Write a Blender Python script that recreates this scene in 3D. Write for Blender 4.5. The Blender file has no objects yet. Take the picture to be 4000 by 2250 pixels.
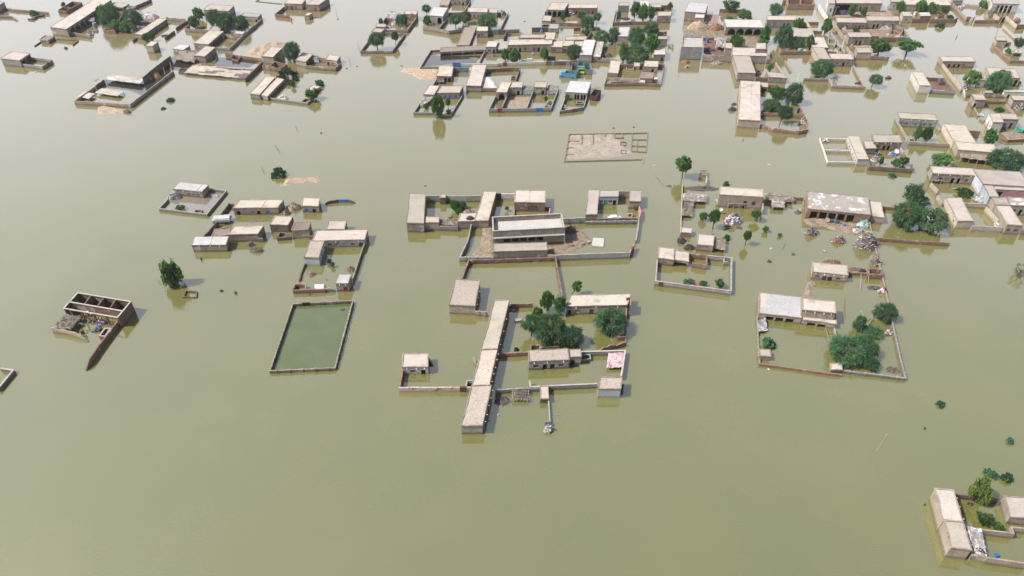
import bpy, bmesh, math, random, re
from mathutils import Vector, noise
random.seed(7)
SC = bpy.context.scene
COL = SC.collection
# ------------------------------------------------------------ camera, sky, sun, exposure
FPX, PITCH, CAMH = 2773.0, math.radians(37.5), 116.0
cam = bpy.data.cameras.new('camera')
cam.sensor_width = 36.0
cam.lens = 36.0 * FPX / 4000.0
cam.clip_start, cam.clip_end = 1.0, 9000.0
camo = bpy.data.objects.new('camera', cam)
COL.objects.link(camo)
camo.location = (0, 0, CAMH)
camo.rotation_euler = (math.radians(90) - PITCH, 0, 0)
SC.camera = camo
SUN_EL = math.radians(50)
SDX, SDY = -0.975, -0.22                      # horizontal direction towards the sun
wd = bpy.data.worlds.new('World')
SC.world = wd
wd.use_nodes = True
nt = wd.node_tree
bg = nt.nodes['Background']
sky = nt.nodes.new('ShaderNodeTexSky')
sky.sky_type = 'NISHITA'
sky.sun_disc = False
sky.sun_elevation = SUN_EL
sky.sun_rotation = math.atan2(SDX, SDY)
sky.air_density, sky.dust_density, sky.ozone_density = 1.0, 3.5, 1.0
# a milky veil of thin high cloud over the clear sky, brightest towards the horizon
tcw = nt.nodes.new('ShaderNodeTexCoord'); sxy = nt.nodes.new('ShaderNodeSeparateXYZ'); vr = nt.nodes.new('ShaderNodeValToRGB'); vm = nt.nodes.new('ShaderNodeMix')
vm.data_type = 'RGBA'; vm.blend_type = 'ADD'; vm.inputs[0].default_value = 1.0
vs = nt.nodes.new('ShaderNodeVectorMath'); vs.operation = 'SCALE'; vs.inputs['Scale'].default_value = 10.0
while len(vr.color_ramp.elements) < 5: vr.color_ramp.elements.new(0.5)
for e, (p, v) in zip(vr.color_ramp.elements, ((0.0, 0.95), (0.27, 0.86), (0.54, 0.36), (0.82, 0.19), (1.0, 0.06))):
    e.position = p; e.color = (v * 0.98, v * 0.985, v * 1.03, 1)
nt.links.new(tcw.outputs['Generated'], sxy.inputs[0]); nt.links.new(sxy.outputs['Z'], vr.inputs[0]); nt.links.new(vr.outputs[0], vs.inputs[0])
# the veil is thickest towards the far left of the view and thins out behind the camera and to the right
dv = nt.nodes.new('ShaderNodeVectorMath'); dv.operation = 'DOT_PRODUCT'; dv.inputs[1].default_value = (-0.5, 0.86, 0.0); nt.links.new(tcw.outputs['Generated'], dv.inputs[0])
mrw = nt.nodes.new('ShaderNodeMapRange'); mrw.interpolation_type = 'SMOOTHSTEP'; mrw.inputs['From Min'].default_value = -0.7; mrw.inputs['From Max'].default_value = 0.45; mrw.inputs['To Min'].default_value = 1.6; mrw.inputs['To Max'].default_value = 10.0
nt.links.new(dv.outputs['Value'], mrw.inputs['Value']); nt.links.new(mrw.outputs['Result'], vs.inputs['Scale'])
nt.links.new(sky.outputs[0], vm.inputs[6]); nt.links.new(vs.outputs[0], vm.inputs[7]); nt.links.new(vm.outputs[2], bg.inputs[0])
bg.inputs[1].default_value = 0.08
sl = bpy.data.lights.new('sun', 'SUN')
sl.energy, sl.angle, sl.color = 5.0, math.radians(0.6), (1.0, 0.965, 0.905)
so = bpy.data.objects.new('sun', sl)
COL.objects.link(so)
so.rotation_euler = Vector((-SDX * math.cos(SUN_EL), -SDY * math.cos(SUN_EL), -math.sin(SUN_EL))).to_track_quat('-Z', 'Y').to_euler()
SC.view_settings.view_transform = 'Standard'
SC.view_settings.look = 'None'
SC.view_settings.gamma = 1.0
SC.view_settings.exposure = 0.68
# ------------------------------------------------------------ photogrammetry: photo pixel -> place in the world
FR = dict(A=(0, 0, 3.22), B=(700, 0, 3.22), C=(1350, 0, 3.22), D=(2000, 0, 3.22), E=(2600, 0, 3.22), G=(3200, 0, 3.22),
          I=(3200, 400, 3.22), J=(2600, 300, 3.22), K=(600, 680, 3.22), L=(100, 1000, 3.22), M=(900, 880, 3.22),
          N=(1550, 700, 3.22), N2=(1900, 650, 3.22), O=(1700, 1000, 3.22), Q=(1500, 1300, 2.576), R=(2500, 680, 3.22),
          S=(2900, 700, 3.22), T=(2900, 1080, 3.22), U=(3200, 1800, 3.22), V=(2100, 450, 4.287), W=(3400, 630, 4.293),
          X=(3600, 200, 6.44), Y=(3600, 350, 6.44), Z=(0, 1380, 6.44), A2=(0, 0, 6.44), G2=(3500, 0, 5.152),
          E2=(3000, 0, 6.44), D2=(2150, 170, 5.795), E3=(2600, 90, 8.523), V2=(3400, 1500, 4.287), P=(0, 0, 1.0))
cur = [0, 0, 1]
def F(k): cur[:] = FR[k]
def src(p): return (cur[0] + p[0] / cur[2], cur[1] + p[1] / cur[2])
SP, CP = math.sin(PITCH), math.cos(PITCH)
def ray(u, v):
    xc, yc = (u - 2000) / FPX, (v - 1125) / FPX
    return Vector((xc, CP - yc * SP, -SP - yc * CP))
def at(p, z=0.0):
    r = ray(*src(p))
    t = (z - CAMH) / r.z
    return Vector((r.x * t, r.y * t, z))
def height_of(p, drop):
    """height above the water of a point whose foot is `drop` pixels below it"""
    g = at((p[0], p[1] + drop))
    r = ray(*src(p))
    return CAMH + r.z * (g.y / r.y)
def ppm(p):
    """photo pixels per metre at the water under frame pixel p, and sine/cosine of the look-down angle"""
    g = at(p)
    Z = g.y * CP + CAMH * SP
    D = math.hypot(g.y, CAMH)
    return FPX / Z, CAMH / D, g.y / D
# ------------------------------------------------------------ materials
MATS = {}
def N(t, k, **kw):
    n = t.nodes.new(k)
    for a, b in kw.items(): setattr(n, a, b)
    return n
def mat(name, c1, c2=None, scale=0.35, rough=0.9, bump=0.0, fine=3.0, wet=None, crack=None, spec=0.2, mottle=0.5, patch=None, metal=0.0):
    if name in MATS: return MATS[name]
    K = 0.68                                    # albedo scale of the sun-baked, silt-dulled surfaces
    c1 = tuple(x * K for x in c1); c2 = tuple(x * K for x in c2) if c2 else None
    if patch: patch = (tuple(x * K for x in patch[0]),) + tuple(patch[1:])
    m = bpy.data.materials.new(name)
    m.use_nodes = True
    t = m.node_tree
    b = t.nodes['Principled BSDF']
    b.inputs['Roughness'].default_value = rough
    b.inputs['Specular IOR Level'].default_value = spec
    b.inputs['Metallic'].default_value = metal
    L = t.links.new
    geo = N(t, 'ShaderNodeNewGeometry')
    pos = geo.outputs['Position']
    c2 = c2 or tuple(x * 0.72 for x in c1)
    n1 = N(t, 'ShaderNodeTexNoise'); n1.inputs['Scale'].default_value = scale; n1.inputs['Detail'].default_value = 5
    n1.inputs['Roughness'].default_value = 0.62
    n2 = N(t, 'ShaderNodeTexNoise'); n2.inputs['Scale'].default_value = fine; n2.inputs['Detail'].default_value = 3
    L(pos, n1.inputs['Vector']); L(pos, n2.inputs['Vector'])
    r = N(t, 'ShaderNodeValToRGB')
    r.color_ramp.elements[0].position, r.color_ramp.elements[1].position = 0.36, 0.64
    r.color_ramp.elements[0].color = (*c2, 1); r.color_ramp.elements[1].color = (*c1, 1)
    L(n1.outputs['Fac'], r.inputs['Fac'])
    mr = N(t, 'ShaderNodeMapRange'); mr.inputs['From Min'].default_value = 0.3; mr.inputs['From Max'].default_value = 0.7
    mr.inputs['To Min'].default_value = 1.0 - mottle * 0.5; mr.inputs['To Max'].default_value = 1.0 + mottle * 0.35
    L(n2.outputs['Fac'], mr.inputs['Value'])
    mx = N(t, 'ShaderNodeMix', data_type='RGBA', blend_type='MULTIPLY'); mx.inputs[0].default_value = 1.0
    L(r.outputs['Color'], mx.inputs[6]); L(mr.outputs['Result'], mx.inputs[7])
    out = mx.outputs[2]
    oi = N(t, 'ShaderNodeObjectInfo'); mo = N(t, 'ShaderNodeMapRange'); mo.inputs['To Min'].default_value = 0.8; mo.inputs['To Max'].default_value = 1.13
    L(oi.outputs['Random'], mo.inputs['Value']); mt = N(t, 'ShaderNodeMix', data_type='RGBA', blend_type='MULTIPLY'); mt.inputs[0].default_value = 1.0
    L(out, mt.inputs[6]); L(mo.outputs['Result'], mt.inputs[7]); out = mt.outputs[2]
    if patch:                                   # a second coat / stain with a shape of its own
        n3 = N(t, 'ShaderNodeTexNoise'); n3.inputs['Scale'].default_value = patch[1]; n3.inputs['Detail'].default_value = 4
        off = N(t, 'ShaderNodeVectorMath', operation='ADD'); off.inputs[1].default_value = (31, 17, 5)
        L(pos, off.inputs[0]); L(off.outputs[0], n3.inputs['Vector'])
        r3 = N(t, 'ShaderNodeValToRGB'); r3.color_ramp.elements[0].position = patch[2]; r3.color_ramp.elements[1].position = patch[2] + 0.05
        L(n3.outputs['Fac'], r3.inputs['Fac'])
        m3 = N(t, 'ShaderNodeMix', data_type='RGBA'); m3.inputs[7].default_value = (*patch[0], 1)
        L(r3.outputs['Color'], m3.inputs[0]); L(out, m3.inputs[6]); out = m3.outputs[2]
    if crack:
        v = N(t, 'ShaderNodeTexVoronoi', feature='DISTANCE_TO_EDGE'); v.inputs['Scale'].default_value = crack
        wv = N(t, 'ShaderNodeMix', data_type='VECTOR'); wv.inputs[0].default_value = 0.12
        sc = N(t, 'ShaderNodeVectorMath', operation='SCALE'); sc.inputs['Scale'].default_value = 12
        L(n1.outputs['Color'], sc.inputs[0])
        ad = N(t, 'ShaderNodeVectorMath', operation='ADD'); L(pos, ad.inputs[0]); L(n1.outputs['Color'], ad.inputs[1])
        L(ad.outputs[0], v.inputs['Vector'])
        cr = N(t, 'ShaderNodeValToRGB'); cr.color_ramp.elements[0].position = 0.0; cr.color_ramp.elements[1].position = 0.05
        cr.color_ramp.elements[0].color = (0.5, 0.5, 0.5, 1)
        L(v.outputs['Distance'], cr.inputs['Fac'])
        m4 = N(t, 'ShaderNodeMix', data_type='RGBA', blend_type='MULTIPLY'); m4.inputs[0].default_value = 0.8
        L(out, m4.inputs[6]); L(cr.outputs['Color'], m4.inputs[7]); out = m4.outputs[2]
    if wet:                                     # tide line soaked into the lower wall
        sp = N(t, 'ShaderNodeSeparateXYZ'); L(pos, sp.inputs[0])
        a = N(t, 'ShaderNodeMath', operation='MULTIPLY_ADD'); a.inputs[1].default_value = 1.3; a.inputs[2].default_value = -0.25
        L(n1.outputs['Fac'], a.inputs[0])
        s = N(t, 'ShaderNodeMath', operation='SUBTRACT'); L(sp.outputs['Z'], s.inputs[0]); L(a.outputs[0], s.inputs[1])
        w = N(t, 'ShaderNodeMapRange'); w.inputs['From Min'].default_value = 0.0; w.inputs['From Max'].default_value = 0.35
        w.inputs['To Min'].default_value = 1.0; w.inputs['To Max'].default_value = 0.0
        L(s.outputs[0], w.inputs['Value'])
        m5 = N(t, 'ShaderNodeMix', data_type='RGBA', blend_type='MULTIPLY'); m5.inputs[7].default_value = (wet, wet * 0.95, wet * 0.88, 1)
        L(w.outputs['Result'], m5.inputs[0]); L(out, m5.inputs[6]); out = m5.outputs[2]
    L(out, b.inputs['Base Color'])
    if bump:
        bp = N(t, 'ShaderNodeBump'); bp.inputs['Strength'].default_value = bump; bp.inputs['Distance'].default_value = 0.12
        L(n2.outputs['Fac'], bp.inputs['Height']); L(bp.outputs[0], b.inputs['Normal'])
    MATS[name] = m
    return m
WALLS = dict(
    mud=mat('mud_plaster', (0.37, 0.315, 0.265), (0.27, 0.215, 0.175), 0.5, bump=0.6, wet=0.52, patch=((0.42, 0.39, 0.36), 0.35, 0.6)),
    dark=mat('dark_mud', (0.21, 0.165, 0.135), (0.14, 0.105, 0.088), 0.6, bump=0.6, wet=0.7),
    brick=mat('fired_brick', (0.30, 0.195, 0.15), (0.21, 0.13, 0.1), 0.7, fine=5.0, bump=0.5, wet=0.7, patch=((0.36, 0.29, 0.24), 0.5, 0.6)),
    con=mat('grey_render', (0.375, 0.36, 0.34), (0.27, 0.255, 0.235), 0.5, bump=0.3, wet=0.52),
    white=mat('whitewash', (0.66, 0.64, 0.61), (0.5, 0.47, 0.43), 0.4, bump=0.2, wet=0.65),
    blue=mat('blue_white_limewash', (0.52, 0.56, 0.6), (0.42, 0.45, 0.48), 0.4, bump=0.2, wet=0.7),
    cream=mat('cream_limewash', (0.58, 0.51, 0.4), (0.45, 0.385, 0.295), 0.4, bump=0.3, wet=0.6),
    tan=mat('tan_mud', (0.43, 0.365, 0.295), (0.32, 0.262, 0.205), 0.5, bump=0.5, wet=0.6),
    pink=mat('pink_paint', (0.62, 0.3, 0.33), (0.5, 0.25, 0.27), 0.4, wet=0.7),
    rust=mat('rust_streaked_plaster', (0.5, 0.44, 0.385), (0.42, 0.35, 0.295), 0.3, wet=0.7, patch=((0.25, 0.1, 0.055), 1.1, 0.6)),
    stone=mat('white_stone', (0.5, 0.46, 0.41), (0.3, 0.26, 0.22), 2.0, bump=0.8, wet=0.7))
ROOFS = dict(
    mud=mat('mud_roof', (0.505, 0.455, 0.39), (0.43, 0.38, 0.315), 0.25, mottle=0.3, bump=0.3, patch=((0.38, 0.33, 0.275), 0.28, 0.6)),
    pink=mat('pinkish_mud_roof', (0.515, 0.455, 0.41), (0.43, 0.375, 0.335), 0.22, mottle=0.3, bump=0.3, patch=((0.4, 0.345, 0.305), 0.3, 0.6)),
    crack=mat('cracked_mud_roof', (0.53, 0.465, 0.405), (0.48, 0.41, 0.35), 0.25, mottle=0.22, bump=0.2, crack=0.95, patch=((0.43, 0.35, 0.25), 0.1, 0.64)),
    con=mat('cement_roof', (0.5, 0.48, 0.46), (0.43, 0.405, 0.385), 0.3, mottle=0.3, patch=((0.36, 0.335, 0.315), 0.22, 0.67)),
    tin=mat('pale_sheet_roof', (0.54, 0.54, 0.55), (0.45, 0.435, 0.425), 0.3, mottle=0.4, patch=((0.4, 0.35, 0.31), 0.4, 0.64)),
    blue=mat('bluish_cement_roof', (0.47, 0.47, 0.5), (0.42, 0.405, 0.405), 0.3, patch=((0.52, 0.455, 0.37), 0.1, 0.49)),
    brown=mat('brown_mud_roof', (0.3, 0.235, 0.195), (0.22, 0.17, 0.14), 0.5, bump=0.6),
    stain=mat('white_stained_roof', (0.43, 0.385, 0.35), (0.38, 0.33, 0.295), 0.3, fine=5, patch=((0.6, 0.58, 0.57), 0.55, 0.55)),
    straw=mat('thatch', (0.42, 0.36, 0.295), (0.27, 0.225, 0.185), 1.2, fine=7.0, bump=1.0, mottle=0.9))
C = dict(
    b=mat('blue_paint', (0.06, 0.2, 0.5), rough=0.5), c=mat('cyan_paint', (0.1, 0.4, 0.6), rough=0.5), r=mat('red_paint', (0.36, 0.05, 0.045), rough=0.5),
    g=mat('teal_paint', (0.05, 0.38, 0.3), rough=0.5), p=mat('violet_paint', (0.13, 0.12, 0.4), rough=0.5), k=mat('dark_wood', (0.035, 0.026, 0.022), rough=0.8),
    n=mat('brown_wood', (0.12, 0.055, 0.035), rough=0.7), s=mat('grey_steel', (0.3, 0.33, 0.38), rough=0.5), w=mat('white_paint', (0.72, 0.72, 0.72), rough=0.5),
    l=mat('pale_blue_paint', (0.32, 0.43, 0.56), rough=0.5), y=mat('yellow_plastic', (0.7, 0.5, 0.05), rough=0.4), o=mat('rusty_steel', (0.3, 0.12, 0.07), rough=0.7),
    f=mat('white_cloth', (0.7, 0.69, 0.71), (0.5, 0.48, 0.5), 1.5), d=mat('grey_cloth', (0.36, 0.34, 0.35), (0.22, 0.2, 0.2), 1.5),
    m=mat('pink_cloth', (0.62, 0.25, 0.4), rough=0.8), q=mat('patterned_pink_cloth', (0.66, 0.52, 0.54), (0.6, 0.42, 0.46), 0.8, patch=((0.55, 0.2, 0.25), 2.2, 0.58)),
    v=mat('dark_cloth', (0.06, 0.06, 0.09), rough=0.9), t=mat('teal_glass_bottles', (0.25, 0.5, 0.47), (0.5, 0.65, 0.62), 2.5, rough=0.4),
    x=mat('twigs', (0.2, 0.165, 0.15), (0.11, 0.09, 0.085), 2.0), e=mat('pale_timber', (0.42, 0.36, 0.29), (0.3, 0.25, 0.2), 2.0),
    h=mat('earth', (0.36, 0.285, 0.215), (0.25, 0.19, 0.14), 0.6, bump=0.9, fine=2.0, mottle=0.8), M=mat('pale_silt', (0.47, 0.405, 0.35), (0.36, 0.3, 0.255), 0.35, bump=0.9, fine=1.6, mottle=0.7), L=mat('lime_paint', (0.42, 0.6, 0.08), rough=0.5), a=mat('sand', (0.47, 0.375, 0.27), (0.36, 0.27, 0.19), 0.9, bump=0.9, fine=2.0, mottle=0.8),
    u=mat('brick_rubble', (0.26, 0.14, 0.1), (0.17, 0.1, 0.08), 1.5, bump=0.8), z=mat('rusty_red_earth', (0.4, 0.2, 0.1), (0.3, 0.14, 0.07), 0.8, bump=0.8),
    i=mat('solar_cells', (0.03, 0.045, 0.11), rough=0.25, spec=0.5), j=mat('concrete_rubble', (0.45, 0.42, 0.39), (0.3, 0.28, 0.25), 1.5, bump=0.6))
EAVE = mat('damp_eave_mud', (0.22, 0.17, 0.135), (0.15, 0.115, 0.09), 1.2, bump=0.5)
RIM = mat('roof_edge_mud', (0.36, 0.3, 0.25), (0.26, 0.21, 0.175), 1.0)
COPE = mat('pale_coping', (0.46, 0.43, 0.4), (0.34, 0.31, 0.28), 1.0)
BARK = mat('bark', (0.1, 0.075, 0.06), (0.05, 0.038, 0.03), 3.0, bump=0.8)
SKIN = mat('skin', (0.2, 0.11, 0.075), rough=0.6)
HAIR = mat('black_hair', (0.012, 0.01, 0.01), rough=0.6)
def leafmat(name, c1, c2, trans=0.38):
    m = bpy.data.materials.new(name); m.use_nodes = True
    t = m.node_tree; b = t.nodes['Principled BSDF']; L = t.links.new
    b.inputs['Roughness'].default_value = 0.55; b.inputs['Specular IOR Level'].default_value = 0.25
    tc = N(t, 'ShaderNodeTexCoord'); n = N(t, 'ShaderNodeTexNoise'); n.inputs['Scale'].default_value = 3.5; n.inputs['Detail'].default_value = 4
    oi = N(t, 'ShaderNodeObjectInfo'); ad = N(t, 'ShaderNodeVectorMath', operation='ADD')
    L(tc.outputs['Object'], ad.inputs[0]); L(oi.outputs['Location'], ad.inputs[1]); L(ad.outputs[0], n.inputs['Vector'])
    r = N(t, 'ShaderNodeValToRGB'); r.color_ramp.elements[0].position, r.color_ramp.elements[1].position = 0.35, 0.66
    r.color_ramp.elements[0].color = (*c1, 1); r.color_ramp.elements[1].color = (*c2, 1)
    L(n.outputs['Fac'], r.inputs['Fac'])
    hs = N(t, 'ShaderNodeHueSaturation'); mr = N(t, 'ShaderNodeMapRange'); mr.inputs['To Min'].default_value = 0.75; mr.inputs['To Max'].default_value = 1.25
    L(oi.outputs['Random'], mr.inputs['Value']); L(mr.outputs['Result'], hs.inputs['Value']); L(r.outputs['Color'], hs.inputs['Color'])
    L(hs.outputs['Color'], b.inputs['Base Color'])
    tr = N(t, 'ShaderNodeBsdfTranslucent'); L(hs.outputs['Color'], tr.inputs['Color'])
    mx = N(t, 'ShaderNodeMixShader'); mx.inputs[0].default_value = trans
    L(b.outputs[0], mx.inputs[1]); L(tr.outputs[0], mx.inputs[2])
    L(mx.outputs[0], t.nodes['Material Output'].inputs['Surface'])
    return m
LEAF = dict(ac=leafmat('acacia_leaves', (0.03, 0.083, 0.034), (0.08, 0.17, 0.072)), ne=leafmat('broad_leaves', (0.032, 0.1, 0.018), (0.085, 0.19, 0.032)),
            ov=leafmat('dense_dark_leaves', (0.034, 0.105, 0.02), (0.08, 0.18, 0.033)), bu=leafmat('bush_leaves', (0.025, 0.095, 0.04), (0.055, 0.16, 0.07)),
            we=leafmat('drooping_leaves', (0.075, 0.145, 0.04), (0.16, 0.26, 0.075)), th=leafmat('grey_thorn_twigs', (0.1, 0.1, 0.07), (0.2, 0.2, 0.13)),
            gg=leafmat('grey_green_leaves', (0.045, 0.1, 0.045), (0.11, 0.19, 0.095)), yl=leafmat('olive_yellow_leaves', (0.075, 0.12, 0.03), (0.15, 0.19, 0.05)))
# ------------------------------------------------------------ mesh helpers
class MB:
    def __init__(s): s.v, s.f, s.mi, s.cm = [], [], [], 0
    def quad(s, *ps):
        i = len(s.v); s.v += [Vector(p) for p in ps]; s.f.append(tuple(range(i, i + len(ps)))); s.mi.append(s.cm)
    def prism(s, loop, d):
        """loop of points extruded by the vector d"""
        n = len(loop); i = len(s.v); d = Vector(d)
        s.v += [Vector(p) for p in loop] + [Vector(p) + d for p in loop]
        fs = [tuple(range(i + n - 1, i - 1, -1)), tuple(range(i + n, i + 2 * n))]
        fs += [(i + k, i + (k + 1) % n, i + n + (k + 1) % n, i + n + k) for k in range(n)]
        s.f += fs; s.mi += [s.cm] * len(fs)
    def box(s, o, a, b, c):
        o, a, b, c = map(Vector, (o, a, b, c)); s.prism([o, o + a, o + a + b, o + b], c)
    def cbox(s, c, sx, sy, sz, rz=0.0):
        ca, sa = math.cos(rz), math.sin(rz); a = Vector((ca, sa, 0)) * sx; b = Vector((-sa, ca, 0)) * sy
        s.box(Vector(c) - a / 2 - b / 2 - Vector((0, 0, sz / 2)), a, b, (0, 0, sz))
    def tube(s, pts, rs, n=7):
        pts = [Vector(p) for p in pts]; base = len(s.v)
        for k, p in enumerate(pts):
            t = (pts[min(k + 1, len(pts) - 1)] - pts[max(k - 1, 0)]).normalized()
            u = t.orthogonal().normalized() if k == 0 else (u - t * u.dot(t)).normalized()
            w = t.cross(u)
            r = rs[k] if isinstance(rs, (list, tuple)) else rs
            for j in range(n):
                a = 2 * math.pi * j / n; s.v.append(p + (u * math.cos(a) + w * math.sin(a)) * r)
        for k in range(len(pts) - 1):
            for j in range(n):
                s.f.append((base + k * n + j, base + k * n + (j + 1) % n, base + (k + 1) * n + (j + 1) % n, base + (k + 1) * n + j)); s.mi.append(s.cm)
        s.f.append(tuple(base + j for j in range(n - 1, -1, -1))); s.f.append(tuple(base + (len(pts) - 1) * n + j for j in range(n))); s.mi += [s.cm] * 2
    def mesh(s, name, mats):
        me = bpy.data.meshes.new(name); me.from_pydata(s.v, [], s.f)
        for m in (mats if isinstance(mats, (list, tuple)) else [mats]): me.materials.append(m)
        me.polygons.foreach_set('material_index', s.mi); me.update(); return me
    def build(s, name, mats, parent=None, smooth=False):
        if not s.f: return None
        if parent is not None:
            o = parent.location.copy()
            q = parent
            while q.parent: q = q.parent; o += q.location
        else:
            lo = [min(v[k] for v in s.v) for k in range(3)]; hi = [max(v[k] for v in s.v) for k in range(3)]
            o = Vector(((lo[0] + hi[0]) / 2, (lo[1] + hi[1]) / 2, 0))
        s.v = [v - o for v in s.v]
        ob = bpy.data.objects.new(name, s.mesh(name, mats)); COL.objects.link(ob)
        if smooth: ob.data.polygons.foreach_set('use_smooth', [True] * len(ob.data.polygons))
        if parent is not None: ob.parent = parent
        else: ob.location = o
        return ob
LABELS = {}
def tag(o, label, cat, group=None):
    o['label'] = label; o['category'] = cat
    if group: o['group'] = group
    if label in LABELS and not group: print('DUP LABEL', label)
    if label in LABELS: print('SAME LABEL', label)
    if not 4 <= len(label.split()) <= 16: print('LEN LABEL', len(label.split()), label)
    LABELS[label] = 1
    return o
def thing(name, label, cat, loc, group=None):
    o = bpy.data.objects.new(name, None); o.empty_display_size = 0.5; COL.objects.link(o); o.location = loc
    return tag(o, label, cat, group)
def struct(o):
    o['kind'] = 'structure'; return o
def jit(p, a, seed=0.0): return noise.noise(Vector((p.x * 0.9 + seed, p.y * 0.9, seed * 1.7))) * a
def loop_pts(q, step=1.3):
    out = []
    for k in range(len(q)):
        a, b = q[k], q[(k + 1) % len(q)]; n = max(1, int((b - a).length / step))
        out += [a.lerp(b, i / n) for i in range(n)]
    return out
# ------------------------------------------------------------ houses
DIM = dict(d=1.05, D=1.15, w=1.15, W=3.0)
def parse(spec, L, h, oz):
    ops = []
    for tk in spec.split():
        if tk[0] in 'oa':
            m = re.match(r'([oa])(\d+)(?::([\d.]+)-([\d.]+))?$', tk); n = int(m[2]); u0 = float(m[3] or 0.04) * L; u1 = float(m[4] or 0.96) * L
            w = (u1 - u0) / n; pil = min(0.5, w * 0.22)
            for k in range(n):
                z1 = oz[1] if oz else h - 0.55
                ops.append((u0 + k * w + pil / 2, u0 + (k + 1) * w - pil / 2, oz[0] if oz else -9, z1, tk[0], ''))
        else:
            m = re.match(r'([dDwW])([a-z]?)(\.\d+)$', tk); w = min(DIM[m[1]], L * 0.42); u = float(m[3]) * L
            u = min(max(u, w / 2 + 0.25), L - w / 2 - 0.25)
            z0, z1 = (-9, max(h * 0.62, min(1.3, h - 0.4))) if m[1] in 'dD' else ((h * 0.3, h * 0.62) if m[1] == 'w' else (h * 0.08, h * 0.66))
            ops.append((u - w / 2, u + w / 2, z0, z1, m[1], m[2]))
    return sorted(ops)
def wall_side(mb, p, q, h, ops, th, z0=-0.8, trim=0.0, doors=None):
    t = (q - p).normalized(); n = Vector((-t.y, t.x, 0)); L = (q - p).length
    P0 = Vector((p.x, p.y, 0))
    def bx(u0, u1, za, zb):
        if u1 - u0 > 0.02 and zb - za > 0.02: mb.box(P0 + t * u0 + Vector((0, 0, za)), t * (u1 - u0), n * th, (0, 0, zb - za))
    u = trim; last = -1
    for (a, b, za, zb, k, c) in ops:
        if a < last + 0.05 or b > L - trim: continue
        bx(u, a, z0, h); last = b; u = b
        if za > z0: bx(a, b, z0, za)
        if k == 'a':
            r = (b - a) / 2; zs = max(zb - r, 0.15); r2 = zb - zs
            arc = [P0 + t * (a + r - r * math.cos(math.pi * j / 10)) + Vector((0, 0, zs + r2 * math.sin(math.pi * j / 10))) for j in range(11)]
            mb.prism([P0 + t * a + Vector((0, 0, h))] + arc + [P0 + t * b + Vector((0, 0, h))], n * th)
        else: bx(a, b, zb, h)
        if doors is not None: doors.append((P0, t, n, a, b, max(za, z0), zb, k, c))
    bx(u, L - trim, z0, h)
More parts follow.
